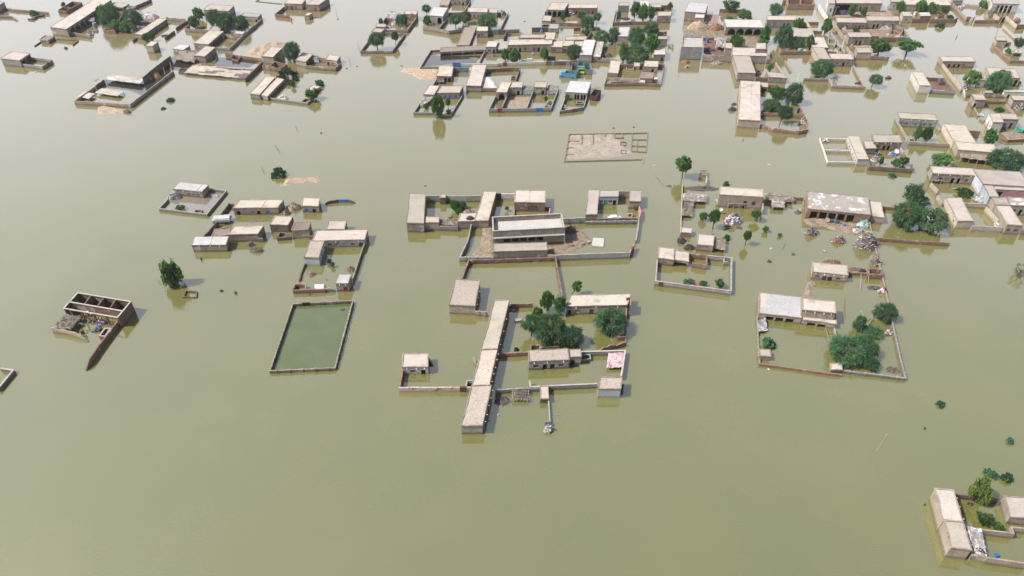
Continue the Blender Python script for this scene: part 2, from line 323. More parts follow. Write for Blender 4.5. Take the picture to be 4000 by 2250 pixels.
def H(label, A, B, Cc, d=None, h=None, wall='mud', roof='mud', front='', right='', left='', back='', eave=None, sp='', par=0.0, seam=(), oz=None,
      name=None, cat='house', z0=-0.8, oh=0.1, rag=0.05, eslab=None):
    h = h or max(0.9, height_of(A, d))
    a, b, c = at(A, h), at(B, h), at(Cc, h)
    dd = a + c - b
    q = [Vector((p.x, p.y, h)) for p in (a, b, c, dd)]
    ctr = (a + c) / 2
    if name is None: name = {'brick': 'brick_house', 'con': 'concrete_house', 'white': 'whitewashed_house', 'blue': 'whitewashed_house', 'cream': 'whitewashed_house'}.get(wall, 'mud_house')
    root = thing(name, label, cat, (ctr.x, ctr.y, 0), 'flat-roofed houses and sheds standing in the flood')
    mb, doors = MB(), []
    th = min(0.32, (b - a).length * 0.12, (c - b).length * 0.12)
    for k, s in enumerate((front, right, back, left)):
        p, e = q[k], q[(k + 1) % 4]
        wall_side(mb, p, e, h - 0.01, parse(s, (e - p).length, h, oz), th, z0, th if k % 2 else 0.0, doors)
    mb.build('wall', WALLS[wall], root)
    # roof slab with a hand-laid rim
    rb = MB(); rz = h - par
    inner = 0.0 if not par else th
    if par:
        fl = [p.lerp(ctr, 0) for p in q]
        rb.prism([Vector((p.x, p.y, rz - 0.2)) + (Vector((ctr.x, ctr.y, 0)) - Vector((p.x, p.y, 0))).normalized() * th for p in q], (0, 0, 0.2))
        rb.build('roof', ROOFS[roof], root)
        cb = MB()
        for k in range(4):
            p, e = q[k], q[(k + 1) % 4]; t = (e - p).normalized(); n = Vector((-t.y, t.x, 0))
            cb.box(p - n * 0.06 + t * (th if k % 2 else -0.05), t * ((e - p).length - (2 * th if k % 2 else -0.1)), n * (th + 0.12), (0, 0, 0.12))
        cb.build('coping', COPE, root)
    else:
        sd = random.random() * 90
        out = []
        for p in q:
            v = Vector((p.x - ctr.x, p.y - ctr.y, 0)); out.append(p + v.normalized() * (oh * 1.4))
        ol = loop_pts(out); n = len(ol)
        ol = [p + (p - ctr).normalized() * jit(p, rag * 2, sd) for p in ol]
        wid = 0.28
        il = [p + (Vector((ctr.x, ctr.y, p.z)) - p).normalized() * wid for p in ol]
        rim = 0.12 if roof != 'tin' else 0.03
        zt = [jit(p, rag * 1.6, sd + 3) for p in ol]
        i0 = 0
        rb.v += [p + Vector((0, 0, 0.0)) for p in ol] + [p + Vector((0, 0, 0.17 + rim + z)) for p, z in zip(ol, zt)] + [p + Vector((0, 0, 0.17 + rim + z)) for p, z in zip(il, zt)] + [p + Vector((0, 0, 0.17)) for p in il]
        for ring in range(3):
            for k in range(n):
                j = (k + 1) % n; rb.f.append((ring * n + k, ring * n + j, (ring + 1) * n + j, (ring + 1) * n + k)); rb.mi.append(1)
        rb.f.append(tuple(range(3 * n, 4 * n))); rb.f.append(tuple(range(n - 1, -1, -1))); rb.mi += [0, 0]
        for s in seam:
            p, e = q[0].lerp(q[1], s), q[3].lerp(q[2], s); t = (e - p).normalized(); m = Vector((-t.y, t.x, 0))
            rb.box(p + t * 0.3 - m * 0.12 + Vector((0, 0, 0.172)), t * ((e - p).length - 0.6), m * 0.24, (0, 0, 0.09))
        rb.build('roof', [ROOFS[roof], RIM if roof != 'straw' else ROOFS[roof]], root)
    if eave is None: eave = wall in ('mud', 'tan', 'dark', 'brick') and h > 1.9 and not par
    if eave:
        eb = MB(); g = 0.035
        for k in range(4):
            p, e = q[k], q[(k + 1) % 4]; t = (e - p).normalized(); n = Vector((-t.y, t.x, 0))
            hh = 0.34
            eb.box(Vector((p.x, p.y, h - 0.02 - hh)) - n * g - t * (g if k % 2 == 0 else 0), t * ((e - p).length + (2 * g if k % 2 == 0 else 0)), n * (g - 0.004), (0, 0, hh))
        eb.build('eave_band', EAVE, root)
    if eslab:
        eb = MB(); p, e = q[0], q[1]; t = (e - p).normalized(); n = Vector((-t.y, t.x, 0))
        eb.box(Vector((p.x, p.y, eslab)) - n * 0.8 - t * 0.1, t * ((e - p).length + 0.2), n * 0.797, (0, 0, 0.18)); eb.build('canopy_slab', COPE, root)
    for (P0, t, n, u0, u1, za, zb, k, c) in doors:
        if k in 'oa': continue
        if k in 'dD':
            if c:
                m = MB(); m.box(P0 + t * (u0 + 0.01) + n * 0.08 + Vector((0, 0, za)), t * (u1 - u0 - 0.02), n * 0.06, (0, 0, zb - za - 0.01)); m.build('door', C[c], root)
            else:
                m = MB(); ang = math.radians(70); tt = t * math.cos(ang) + n * math.sin(ang)
                m.box(P0 + t * (u0 + 0.03) + n * 0.12 + Vector((0, 0, za)), tt * (u1 - u0 - 0.1), tt.cross(Vector((0, 0, 1))) * -0.05, (0, 0, zb - za - 0.03)); m.build('door', C['n'], root)
        else:
            m = MB(); m.box(P0 + t * (u0 + 0.01) + n * 0.14 + Vector((0, 0, za + 0.01)), t * (u1 - u0 - 0.02), n * 0.04, (0, 0, zb - za - 0.02))
            wn = m.build('window', C[c or 'k'], root)
            m = MB()
            for j in range(4 if k == 'w' else 9):
                uu = u0 + (u1 - u0) * (j + 0.5) / (4 if k == 'w' else 9)
                m.box(P0 + t * (uu - 0.03) + n * 0.06 + Vector((0, 0, za)), t * 0.06, n * 0.05, (0, 0, zb - za))
            m.build('bars', C['w' if k == 'W' else 's'], wn)
    for tk in sp.split():
        k = 'frbl'.index(tk[0]); n_ = int(tk[1:]); p, e = q[k], q[(k + 1) % 4]; t = (e - p).normalized(); nn = Vector((-t.y, t.x, 0))
        for j in range(n_):
            pp = p.lerp(e, (j + 0.5 + random.uniform(-0.15, 0.15)) / n_); m = MB()
            m.tube([Vector((pp.x, pp.y, h - 0.1)) + nn * 0.05, Vector((pp.x, pp.y, h - 0.16)) - nn * 0.55], 0.09, 6); m.build('spout', C['w'], root)
    return root
# ------------------------------------------------------------ walls
def wsec(mb, pts, h, th, jag, closed, z0=-0.8, fall=(0, 0), sd=0.0):
    pl = []
    n = len(pts); segs = n if closed else n - 1
    for k in range(segs):
        a, b = pts[k], pts[(k + 1) % n]; m = max(1, int((b - a).length / (0.7 if jag > 0.1 else 1.4)))
        pl += [(a.lerp(b, i / m), k) for i in range(m)]
    if not closed: pl.append((pts[-1], n - 2))
    N_ = len(pl); base = len(mb.v)
    tot = sum((pl[i + 1][0] - pl[i][0]).length for i in range(N_ - 1)) or 1; run = 0
    for i, (p, k) in enumerate(pl):
        pa = pl[i - 1][0] if (i or closed) else None; pb = pl[(i + 1) % N_][0] if (i < N_ - 1 or closed) else None
        t1 = (p - pa).normalized() if pa is not None else None; t2 = (pb - p).normalized() if pb is not None else None
        t1 = t1 or t2; t2 = t2 or t1
        n1 = Vector((-t1.y, t1.x, 0)); n2 = Vector((-t2.y, t2.x, 0)); m = (n1 + n2)
        m = m.normalized() if m.length > 0.2 else n1
        m *= min(2.2, 1 / max(0.3, m.dot(n1))) * th / 2
        if i: run += (p - pl[i - 1][0]).length
        u = run / tot
        hh = h + jit(p, jag, sd) * (1 if jag < 0.3 else 1.2)
        if jag > 0.3: hh -= max(0, noise.noise(Vector((p.x * .35, p.y * .35, sd + 9)))) * jag * 2.0
        if fall[0] and u < fall[0]: hh *= 0.12 + 0.88 * (u / fall[0]) ** 0.8
        if fall[1] and u > 1 - fall[1]: hh *= 0.12 + 0.88 * ((1 - u) / fall[1]) ** 0.8
        hh = max(0.08, hh); p0 = Vector((p.x, p.y, 0))
        mb.v += [p0 - m + Vector((0, 0, z0)), p0 - m + Vector((0, 0, hh)), p0 + m + Vector((0, 0, hh)), p0 + m + Vector((0, 0, z0))]
    for i in range(N_ if closed else N_ - 1):
        j = (i + 1) % N_
        for e in range(3): mb.f.append((base + i * 4 + e, base + i * 4 + e + 1, base + j * 4 + e + 1, base + j * 4 + e)); mb.mi.append(mb.cm)
    if not closed:
        mb.f.append((base, base + 1, base + 2, base + 3)); e = base + (N_ - 1) * 4; mb.f.append((e + 3, e + 2, e + 1, e)); mb.mi += [mb.cm] * 2
def W(label, lines, d=None, h=None, wall='mud', th=0.32, jag=0.1, closed=False, gates=(), piers=False, cap=False, fall=(0, 0), name='boundary_wall', cat='wall', ref=None):
    if not isinstance(lines[0][0], (tuple, list)): lines = [lines]
    h = h or max(0.25, height_of(ref or lines[0][0], d))
    ws = [[at(p, h) for p in l] for l in lines]
    allp = [p for l in ws for p in l]; ctr = sum(allp, Vector()) / len(allp)
    root = thing(name, label, cat, (ctr.x, ctr.y, 0))
    mb = MB(); sd = random.random() * 50
    for i, l in enumerate(ws): wsec(mb, l, h, th, jag, closed and i == 0, fall=fall, sd=sd)
    mb.build('masonry', WALLS[wall], root)
    if cap:
        cb = MB()
        for i, l in enumerate(ws): wsec(cb, l, h + 0.1, th + 0.1, 0.02, closed and i == 0, z0=h + 0.02, sd=sd)
        cb.build('coping', COPE, root)
    if piers:
        pb = MB()
        for i, l in enumerate(ws):
            n = len(l); 
            for k in range(n if (closed and i == 0) else n - 1):
                a, b = l[k], l[(k + 1) % n]; t = (b - a).normalized(); m = max(1, round((b - a).length / 3.2)); rz = math.atan2(t.y, t.x)
                for j in range(m): p = a.lerp(b, (j + 0.5) / m); pb.cbox((p.x, p.y, h / 2 - 0.35), 0.36, th + 0.22, h + 0.86, rz)
        pb.build('piers', WALLS[wall], root)
    for (gx, gy, gw, gc) in gates:
        g = at((gx, gy), h); best = None
        for l in ws:
            for k in range(len(l) - (0 if closed else 1)):
                a, b = l[k], l[(k + 1) % len(l)]; u = max(0, min(1, (g - a).dot(b - a) / (b - a).length_squared)); p = a.lerp(b, u)
                if best is None or (p - g).length < best[0]: best = ((p - g).length, p, (b - a).normalized())
        _, p, t = best; m = MB(); m.cbox((p.x, p.y, h / 2 - 0.2), gw, th + 0.1, h + 0.5, math.atan2(t.y, t.x)); go = m.build('gate', C[gc], root)
    return root
# ------------------------------------------------------------ thatched shelters on posts
def S(label, A, B, Cc, d=None, h=None, roof='straw', nx=3, rag=0.35, sag=0.25, m2=None, name='straw_shelter', strands=170, posts=True):
    h = h or max(0.35, height_of(A, d))
    a, b, c = at(A, h), at(B, h), at(Cc, h); e = a + c - b; ctr = (a + c) / 2
    root = thing(name, label, 'shelter', (ctr.x, ctr.y, 0)); mb = MB(); sd = random.random() * 99
    mats = [ROOFS[roof] if roof in ROOFS else C[roof], C[m2] if m2 else C['x'], C['e']]
    nu, nv = 10, 7
    def pt(u, v, dz=0.0):
        p = a.lerp(b, u).lerp(e.lerp(c, u), v)
        ed = 1 if u in (0, 1) or v in (0, 1) else 0
        return p + Vector((jit(p, rag * ed, sd), jit(p, rag * ed, sd + 7), 0.1 + jit(p, sag, sd + 2) - ed * 0.08 + dz))
    for dz in (0.0, -0.14):
        g = [[pt(i / nu, j / nv, dz) for i in range(nu + 1)] for j in range(nv + 1)]
        for j in range(nv):
            for i in range(nu):
                mb.cm = 1 if (m2 and noise.noise(Vector((i * .37, j * .37, sd))) > 0.12) else 0
                mb.quad(g[j][i], g[j][i + 1], g[j + 1][i + 1], g[j + 1][i])
    mb.cm = 0
    top = [pt(i / 14 if i <= 14 else 1, 0) for i in range(15)]
    for k in range(14): mb.quad(top[k], top[k + 1], top[k + 1] - Vector((0, 0, .16)), top[k] - Vector((0, 0, .16)))
    rn = random.Random(int(sd * 100))
    if roof == 'straw' or m2:
        for _ in range(strands):
            mb.cm = rn.choice([0, 1, 1, 2]); p = pt(rn.random(), rn.random(), 0.08); r = rn.uniform(0, 6.28); L = rn.uniform(0.3, 0.9)
            t = Vector((math.cos(r), math.sin(r), rn.uniform(-0.15, 0.2))) * L; w = Vector((-math.sin(r), math.cos(r), 0)) * rn.uniform(0.03, 0.1)
            mb.quad(p - t, p + w, p + t, p - w + Vector((0, 0, 0.03)))
    mb.build('roof_cover', mats, root)
    if posts:
        for v in (0.04, 0.96):
            for k in range(nx + 1):
                p = a.lerp(b, 0.03 + 0.94 * k / nx).lerp(e.lerp(c, 0.03 + 0.94 * k / nx), v); m = MB()
                m.tube([(p.x, p.y, -0.7), (p.x + rn.uniform(-.08, .08), p.y, h + 0.02)], 0.09, 6); m.build('post', C['e'], root)
    return root
# ------------------------------------------------------------ heaps and mud
def heap(label, x, y, w, hgt, mats='x', n=60, name='rubbish_heap', cat='heap', mound=0.6, size=0.35, asp=0.6, group=None, z=0.0, long=1.0):
    s, sa, ca = ppm((x, y)); r = w / cur[2] / s / 2; g = at((x, y), z); ht = max(0.12, hgt / cur[2] / s / ca)
    mb = MB(); rn = random.Random(int(x * 7 + y)); sd = rn.random() * 50
    R, K = 14, 5; base = len(mb.v)
    def hz(u): return ht * mound * max(0.0, 1 - u * u)
    for k in range(K + 1):
        u = k / K
        for j in range(R):
            a = 6.2832 * j / R; rr = r * u * (1 + 0.28 * noise.noise(Vector((math.cos(a) * 1.3 + sd, math.sin(a) * 1.3, sd))))
            zz = hz(u) * (1 + 0.5 * noise.noise(Vector((math.cos(a) * u * 3 + sd, math.sin(a) * u * 3, sd + 4)))) if k < K else -0.25
            mb.v.append(Vector((g.x + rr * math.cos(a), g.y + rr * asp * math.sin(a), z + zz)))
    for k in range(K):
        for j in range(R): mb.f.append((base + k * R + j, base + (k + 1) * R + j, base + (k + 1) * R + (j + 1) % R, base + k * R + (j + 1) % R)); mb.mi.append(0)
    for i in range(n):
        mb.cm = rn.randrange(len(mats)); u = math.sqrt(rn.random()) * 0.95; a = rn.uniform(0, 6.28); q = size * rn.uniform(0.4, 1.3)
        c = Vector((g.x + r * u * math.cos(a), g.y + r * asp * u * math.sin(a), z + hz(u) + rn.uniform(0, 0.4) * ht * (1 - u) + 0.03))
        t = Vector((rn.uniform(-1, 1), rn.uniform(-1, 1), rn.uniform(-.5, .5))).normalized(); b = t.orthogonal().normalized(); b.rotate(__import__('mathutils').Quaternion(t, rn.uniform(0, 6.28))); nn = t.cross(b)
        mb.box(c - (t * q * long + b * q * 0.55) / 2, t * q * long, b * q * 0.55 / max(1, long * 0.8), nn * q * 0.18)
    o = mb.build(name, [C[k] if k in C else WALLS[k] for k in mats])
    return tag(o, label, cat, group)
def bank(name, pts, hmax=0.35, m='a', z=0.0):
    """a low bank of mud or sand rising out of the water"""
    F_ = [at(p) for p in pts]; bm = bmesh.new(); f = bm.faces.new([bm.verts.new(p) for p in F_])
    bmesh.ops.triangulate(bm, faces=[f])
    for _ in range(4):
        es = [e for e in bm.edges if e.calc_length() > 1.1]
        if not es: break
        bmesh.ops.subdivide_edges(bm, edges=es, cuts=1); bmesh.ops.triangulate(bm, faces=bm.faces[:])
    for v in bm.verts:
        dd = 1e9
        for k in range(len(F_)):
            a, b = F_[k], F_[(k + 1) % len(F_)]; u = max(0, min(1, (v.co - a).dot(b - a) / max(1e-6, (b - a).length_squared))); dd = min(dd, (v.co - a.lerp(b, u)).length)
        k = 0.6 + 0.9 * noise.noise(v.co * 0.33 + Vector((3, 8, 1)))
        v.co.z = z + (-0.06 if dd < 0.02 else 0.03 + min(dd * 0.3, hmax) * max(0.1, k) + 0.08 * noise.noise(v.co * 1.3))
    bm.normal_update()
    for f in bm.faces:
        if f.normal.z < 0: f.normal_flip()
    me = bpy.data.meshes.new(name); bm.to_mesh(me); bm.free(); me.materials.append(C[m] if m in C else WALLS[m])
    ctr = sum(F_, Vector()) / len(F_)
    o = bpy.data.objects.new(name, me); COL.objects.link(o); return struct(o)
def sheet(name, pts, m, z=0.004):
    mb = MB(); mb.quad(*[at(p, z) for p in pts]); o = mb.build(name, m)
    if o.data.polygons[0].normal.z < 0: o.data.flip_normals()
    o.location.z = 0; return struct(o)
# ------------------------------------------------------------ trees
def crown(kind, seed):
    rn = random.Random(seed); mb = MB()
    nc, nl, ls = dict(ac=(80, 60, 0.19), ne=(52, 50, 0.08), ov=(54, 54, 0.08), bu=(34, 46, 0.12), we=(46, 56, 0.1), th=(40, 40, 0.16), gg=(60, 50, 0.07), yl=(55, 55, 0.08))[kind]
    lob = [(rn.uniform(0, 6.28), rn.uniform(0.2, 0.45), rn.uniform(0.5, 0.75), rn.uniform(0.2, 0.7)) for _ in range(5)]
    cs = []
    while len(cs) < nc:
        p = Vector((rn.gauss(0, 1), rn.gauss(0, 1), rn.gauss(0, 1))).normalized() * (rn.uniform(0.45, 1) ** 0.5) * 0.84
        z = p.z * 0.5 + 0.5
        if kind in ('ov', 'yl'): k = 1.08 - 0.75 * max(0, z - 0.35) ** 1.2; p.x *= k; p.y *= k
        elif kind in ('ac', 'th'): 
            if z < 0.16 and rn.random() < 0.6: continue
        elif kind == 'bu': z = abs(p.z) * 0.9
        elif kind == 'we':
            a, d_, rr, zz = rn.choice(lob); p = Vector((math.cos(a) * d_ + p.x * rr * 0.7, math.sin(a) * d_ + p.y * rr * 0.7, 0)); z = min(1, max(0.05, zz + rn.uniform(-0.3, 0.35)))
        a = math.atan2(p.y, p.x); bump = 1 + 0.42 * noise.noise(Vector((math.cos(a) * 1.5, math.sin(a) * 1.5, z * 2 + seed)))
        cs.append(Vector((p.x * bump, p.y * bump, z)))
    for c in cs:
        o = Vector((c.x, c.y, (c.z - 0.4) * 1.2)); o = o.normalized() if o.length > 0.05 else Vector((0, 0, 1)); rad = rn.uniform(0.14, 0.24)
        for _ in range(nl):
            if kind in ('ac', 'th'):
                dr = (o + Vector((rn.gauss(0, .55), rn.gauss(0, .55), rn.gauss(0, .4)))).normalized(); L = ls * rn.uniform(0.7, 1.6)
                st = c + Vector((rn.gauss(0, 1), rn.gauss(0, 1), rn.gauss(0, .6))) * rad * 0.5
                s = dr.cross(Vector((rn.gauss(0, 1), rn.gauss(0, 1), rn.gauss(0, 1)))).normalized() * ls * (0.085 if kind == 'ac' else 0.06)
                mid = st + dr * L * 0.55; tip = st + dr * L - Vector((0, 0, L * 0.35))
                mb.quad(st, mid + s, tip, mid - s)
            else:
                p = c + Vector((rn.gauss(0, 1), rn.gauss(0, 1), rn.gauss(0, .75))).normalized() * rad * rn.random() ** 0.4
                if kind == 'we': p.z -= abs(rn.gauss(0, 0.1))
                t = Vector((rn.gauss(0, 1), rn.gauss(0, 1), rn.gauss(0, 1 if kind != 'we' else 2.2))).normalized(); b = t.orthogonal().normalized(); q = ls * rn.uniform(0.6, 1.2)
                mb.quad(p - t * q, p + b * q * 0.55, p + t * q, p - b * q * 0.55)
    me = mb.mesh('crown', LEAF[kind]); return me
def trunkmesh(seed):
    rn = random.Random(seed); mb = MB()
    mb.tube([(0, 0, -0.3), (0.02, 0.01, 0.0), (0.0, 0.03, 0.22), (0.03, 0, 0.45)], [0.075, 0.065, 0.055, 0.04])
    for k in range(6):
        a = k * 1.05 + rn.uniform(-.4, .4); z = 0.25 + 0.04 * k
        mb.tube([(0.01, 0.01, z), (math.cos(a) * 0.25, math.sin(a) * 0.25, z + 0.16), (math.cos(a) * 0.55, math.sin(a) * 0.55, z + 0.32)], [0.035, 0.025, 0.01], 5)
    return mb.mesh('trunk', BARK)
CR = {k: [crown(k, 11 * i + j) for j in range(3)] for i, k in enumerate(LEAF)}
TRK = [trunkmesh(j) for j in range(3)]
TN = dict(ac=('acacia_tree', 'tree', 'acacia trees standing in the flood'), ne=('broadleaf_tree', 'tree', 'broad-leaved trees in the courtyards'), ov=('dense_tree', 'tree', 'dense upright trees in the courtyards'),
          bu=('bush', 'bush', 'bushes poking out of the water'), we=('drooping_tree', 'tree', None), th=('thorn_bush', 'bush', None), yl=('olive_tree', 'tree', None), gg=('grey_green_tree', 'tree', None))
tcount = [0]
def T(kind, x, y, w, h, label, tr=False, cx=0):
    """(x, y): foot of the trunk (tr) or lowest point of the crown's outline; w, h: outline in frame pixels"""
    s, sa, ca = ppm((x, y)); rp = w / 2
    if tr:
        H_ = h * 0.8
        for _ in range(25): H_ -= 0.5 * (0.665 * H_ * ca + math.hypot(rp * sa, 0.335 * H_ * ca) - h)
        H_ = max(H_, rp * 0.9); cb = 0.33
    else:
        c_ = math.sqrt(max((h / 2) ** 2 - (rp * sa) ** 2, (0.42 * rp * ca) ** 2)) / ca
        H_ = 2 * c_; cb = 0.0 if kind in ('bu', 'th') else 0.06
        y = y - h / 2 + c_ * ca
    s, sa, ca = ppm((x, y)); k = cur[2] * s; r = rp / k; ht = H_ / k
    g = at((x, y)); nm, cat, grp = TN[kind]; root = thing(nm, label, cat, g, grp); tcount[0] += 1
    o = bpy.data.objects.new('crown', CR[kind][tcount[0] % 3]); COL.objects.link(o); o.parent = root
    q = 0.98; o.location = (cx / k, 0, ht * cb); o.scale = (r * q, r * q, ht * (1 - cb) * 0.98); o.rotation_euler = (0, 0, tcount[0] * 1.7)
    o = bpy.data.objects.new('trunk', TRK[tcount[0] % 3]); COL.objects.link(o); o.parent = root; o.scale = (max(r, ht * 0.35), max(r, ht * 0.35), ht)
    if cx: o.rotation_euler = (0, math.atan2(cx / k, ht * 0.75), 0)
    return root
# ------------------------------------------------------------ the water
def water_material(name, c1, c2, rough=0.035, sc=0.05, ior=2.6, c3=None):
    m = bpy.data.materials.new(name); m.use_nodes = True; t = m.node_tree; b = t.nodes['Principled BSDF']; L = t.links.new
    geo = N(t, 'ShaderNodeNewGeometry'); n = N(t, 'ShaderNodeTexNoise'); n.inputs['Scale'].default_value = sc; n.inputs['Detail'].default_value = 4
    L(geo.outputs['Position'], n.inputs['Vector'])
    r = N(t, 'ShaderNodeValToRGB'); r.color_ramp.elements[0].position, r.color_ramp.elements[1].position = 0.3, 0.7
    r.color_ramp.elements[0].color = (*c2, 1); r.color_ramp.elements[1].color = (*c1, 1); L(n.outputs['Fac'], r.inputs['Fac']); out = r.outputs['Color']
    if c3:                                     # browner silt stirred up between the houses than in the open fields
        sx = N(t, 'ShaderNodeSeparateXYZ'); L(geo.outputs['Position'], sx.inputs[0]); md = N(t, 'ShaderNodeMath', operation='MULTIPLY_ADD'); md.inputs[1].default_value = 140; L(n.outputs['Fac'], md.inputs[0]); L(sx.outputs['Y'], md.inputs[2])
        mg = N(t, 'ShaderNodeMapRange'); mg.inputs['From Min'].default_value = 180; mg.inputs['From Max'].default_value = 440; L(md.outputs[0], mg.inputs['Value'])
        m3 = N(t, 'ShaderNodeMix', data_type='RGBA'); m3.inputs[7].default_value = (*c3, 1); L(mg.outputs['Result'], m3.inputs[0]); L(out, m3.inputs[6]); out = m3.outputs[2]
    L(out, b.inputs['Base Color'])
    b.inputs['Roughness'].default_value = rough; b.inputs['IOR'].default_value = ior; b.inputs['Specular IOR Level'].default_value = 0.5
    mp = N(t, 'ShaderNodeMapping'); mp.inputs['Scale'].default_value = (1.0, 1.9, 1.0); mp.inputs['Rotation'].default_value = (0, 0, 0.35); L(geo.outputs['Position'], mp.inputs['Vector'])
    w = N(t, 'ShaderNodeTexNoise'); w.inputs['Scale'].default_value = 1.1; w.inputs['Detail'].default_value = 4; L(mp.outputs[0], w.inputs['Vector'])
    bp = N(t, 'ShaderNodeBump'); bp.inputs['Strength'].default_value = 0.35; bp.inputs['Distance'].default_value = 0.045; L(w.outputs['Fac'], bp.inputs['Height']); L(bp.outputs[0], b.inputs['Normal'])
    return m
WATER = water_material('flood_water', (0.118, 0.115, 0.034), (0.106, 0.106, 0.03), c3=(0.14, 0.114, 0.056))
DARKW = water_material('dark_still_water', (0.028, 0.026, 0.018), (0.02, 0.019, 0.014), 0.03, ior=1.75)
GREENW = water_material('green_pond_water', (0.078, 0.096, 0.033), (0.055, 0.076, 0.024), 0.06, sc=0.16, ior=1.9)
BROWNW = water_material('brown_shallow_water', (0.3, 0.235, 0.13), (0.26, 0.2, 0.11), 0.08)
mb = MB(); mb.quad((-900, -250, 0), (900, -250, 0), (900, 1200, 0), (-900, 1200, 0)); struct(mb.build('flood_water', WATER))

# ============================================================ foreground right: courtyard cut by the frame edge
F('U')
H('long two-level mud house, nearest building at the bottom right corner', (1555, 760), (1800, 775), (1685, 375), h=3.0, wall='tan', roof='pink', sp='r3', eave=False)
H('smooth pale mud room joined to the near end of the long corner house', (1655, 1095), (1910, 1130), (1805, 778), d=117, wall='tan', roof='mud', sp='r2', eave=False, seam=())
H('mud house with cracked roof cut by the right frame edge, behind the corner courtyard', (2395, 715), (2760, 745), (2680, 480), d=80, wall='tan', roof='pink', eave=False)
W('long mud wall along the near side of the bottom right courtyard', [(1915, 1150), (2110, 1215), (2620, 1290)], d=70, wall='tan')
W('dark mud wall closing the far side of the bottom right courtyard', [(1690, 410), (2255, 480)], d=50, wall='dark')
W('mud wall with a step crossing the bottom right courtyard', [(2050, 862), (2448, 912), (2420, 832), (2620, 852)], d=62, wall='tan')
S('patchwork awning of white and grey cloth beside the corner house', (1925, 1190), (2108, 1215), (2038, 848), d=62, roof='d', m2='f', nx=2, rag=.15, name='cloth_awning', strands=30)
heap('striped blanket pile and branches at the near end of the patchwork awning', 2010, 1150, 130, 40, 'dqxve', 26, size=.6, z=1.2)
T('yl', 1950, 545, 290, 340, 'rounded olive-yellow tree in the bottom right courtyard')
T('ne', 2075, 850, 250, 220, 'bright green leafy tree by the patchwork awning')
T('ne', 2225, 885, 115, 120, 'small leafy sapling behind the stepped mud wall')
T('bu', 2150, 225, 190, 150, 'larger dark bush afloat above the bottom right courtyard')
T('bu', 2350, 268, 150, 150, 'right half of the dark bush pair above the bottom right courtyard')
def drum(label, x, y, w, h, c, name='plastic_drum', cat='drum', lie=False):
    s, sa, ca = ppm((x, y)); g = at((x, y)); r = w / cur[2] / s / 2; ht = max(r, (h - w * sa * .8) / cur[2] / s / ca)
    root = thing(name, label, cat, g); m = MB(); m.tube([(g.x, g.y, -.1), (g.x, g.y, ht * .1), (g.x, g.y, ht * .9), (g.x, g.y, ht)], [r * .95, r, r, r * .93], 14); m.build('body', C[c], root)
    m = MB(); m.tube([(g.x, g.y, ht + .002), (g.x, g.y, ht + .06)], [r * .5, r * .5], 10); m.build('lid', C[c], root)
    for z in (.3, .65):
        m = MB(); m.tube([(g.x, g.y, ht * z), (g.x, g.y, ht * z + .05)], [r * 1.04, r * 1.04], 14); m.build('hoop', C[c], root)
drum('bright blue plastic drum floating in the bottom right courtyard', 2218, 1205, 48, 62, 'b')
heap('small brown board floating under the olive-yellow tree', 1900, 550, 55, 12, 'n', 3, name='floating_board', cat='board', size=.8)
F('V2')
T('bu', 1168, 385, 190, 125, 'low bush alone in open water above the white pole')
T('bu', 2330, 1000, 140, 125, 'low bush alone in open water near the right frame edge')
def stick(label, p, q, r=0.06, c='w', z0=0.05, z1=0.05, name='pole_or_reflection', cat='pole'):
    m = MB(); a, b = at(p, z0), at(q, z1); m.tube([a, b], r, 6); return tag(m.build(name, C[c]), label, cat)
stick('long white pole lying on open water at lower right', (105, 1130), (285, 825), .06, 'e')
F('Z')
W('corner of a low grey-capped wall cut by the left frame edge', [(10, 380), (335, 425), (-60, 900)], d=68, wall='con', cap=True)

# ============================================================ lower right: veranda house yard with con wall
F('T')
H('large veranda house with bluish half roof, lower right compound', (205, 468), (745, 530), (735, 265), d=72, wall='tan', roof='blue', front='o3:.16-.86', eave=False)
H('higher rear room adjoining the bluish-roofed veranda house', (752, 425), (1170, 468), (1162, 322), d=150, wall='tan', roof='pink', sp='f4')
H('low porch with two dark bays in front of the higher rear room', (755, 545), (1177, 605), (1172, 475), d=62, wall='tan', roof='mud', front='o2:.14-.76', eave=False, rag=.12)
H('small mud hut in the left corner of the veranda house yard', (215, 1005), (355, 1015), (347, 930), d=47, wall='tan', roof='pink', eave=False)
H('small square mud hut on the near wall by the big acacia', (1112, 1182), (1250, 1178), (1240, 1098), d=42, wall='tan', roof='mud', eave=False)
W('thin mud wall down the left side of the veranda house yard', [(185, 500), (196, 760), (205, 1000)], d=25, wall='tan', jag=.2)
W('low brick wall along the near edge of the veranda house yard', [(1245, 1232), (1020, 1205), (600, 1145), (218, 1092), (216, 1030)], d=28, wall='brick', jag=.15)
W('long pale concrete wall with buttresses at the right of the lower right compound', [(1252, 1178), (2055, 1275), (1985, 1010), (1870, 492)], d=34, wall='con', piers=True, ref=(2055, 1275))
W('short tan wall stub at the right end of the two-bay porch', [(1160, 650), (1185, 770)], d=40, wall='tan')
T('ac', 1300, 1115, 500, 385, 'largest spreading acacia, lower right compound')
T('ac', 1510, 1030, 330, 290, 'acacia merged with the right side of the largest spreading acacia')
T('ac', 1605, 1185, 200, 175, 'small acacia below the right side of the largest acacia')
T('ac', 1775, 570, 270, 245, 'acacia against the pale concrete wall beside loose poles')
T('ac', 1445, 690, 150, 195, 'left one of two leaning acacias behind the largest acacia')
T('ac', 1625, 775, 240, 165, 'right one of two leaning acacias behind the largest acacia')
T('bu', 325, 895, 200, 175, 'bush by the thin wall in the veranda house yard')
S('rack heaped with coloured bedding at the left end of the veranda', (205, 690), (318, 670), (290, 535), d=28, roof='f', m2='d', nx=1, rag=.3, name='bedding_rack', strands=50)
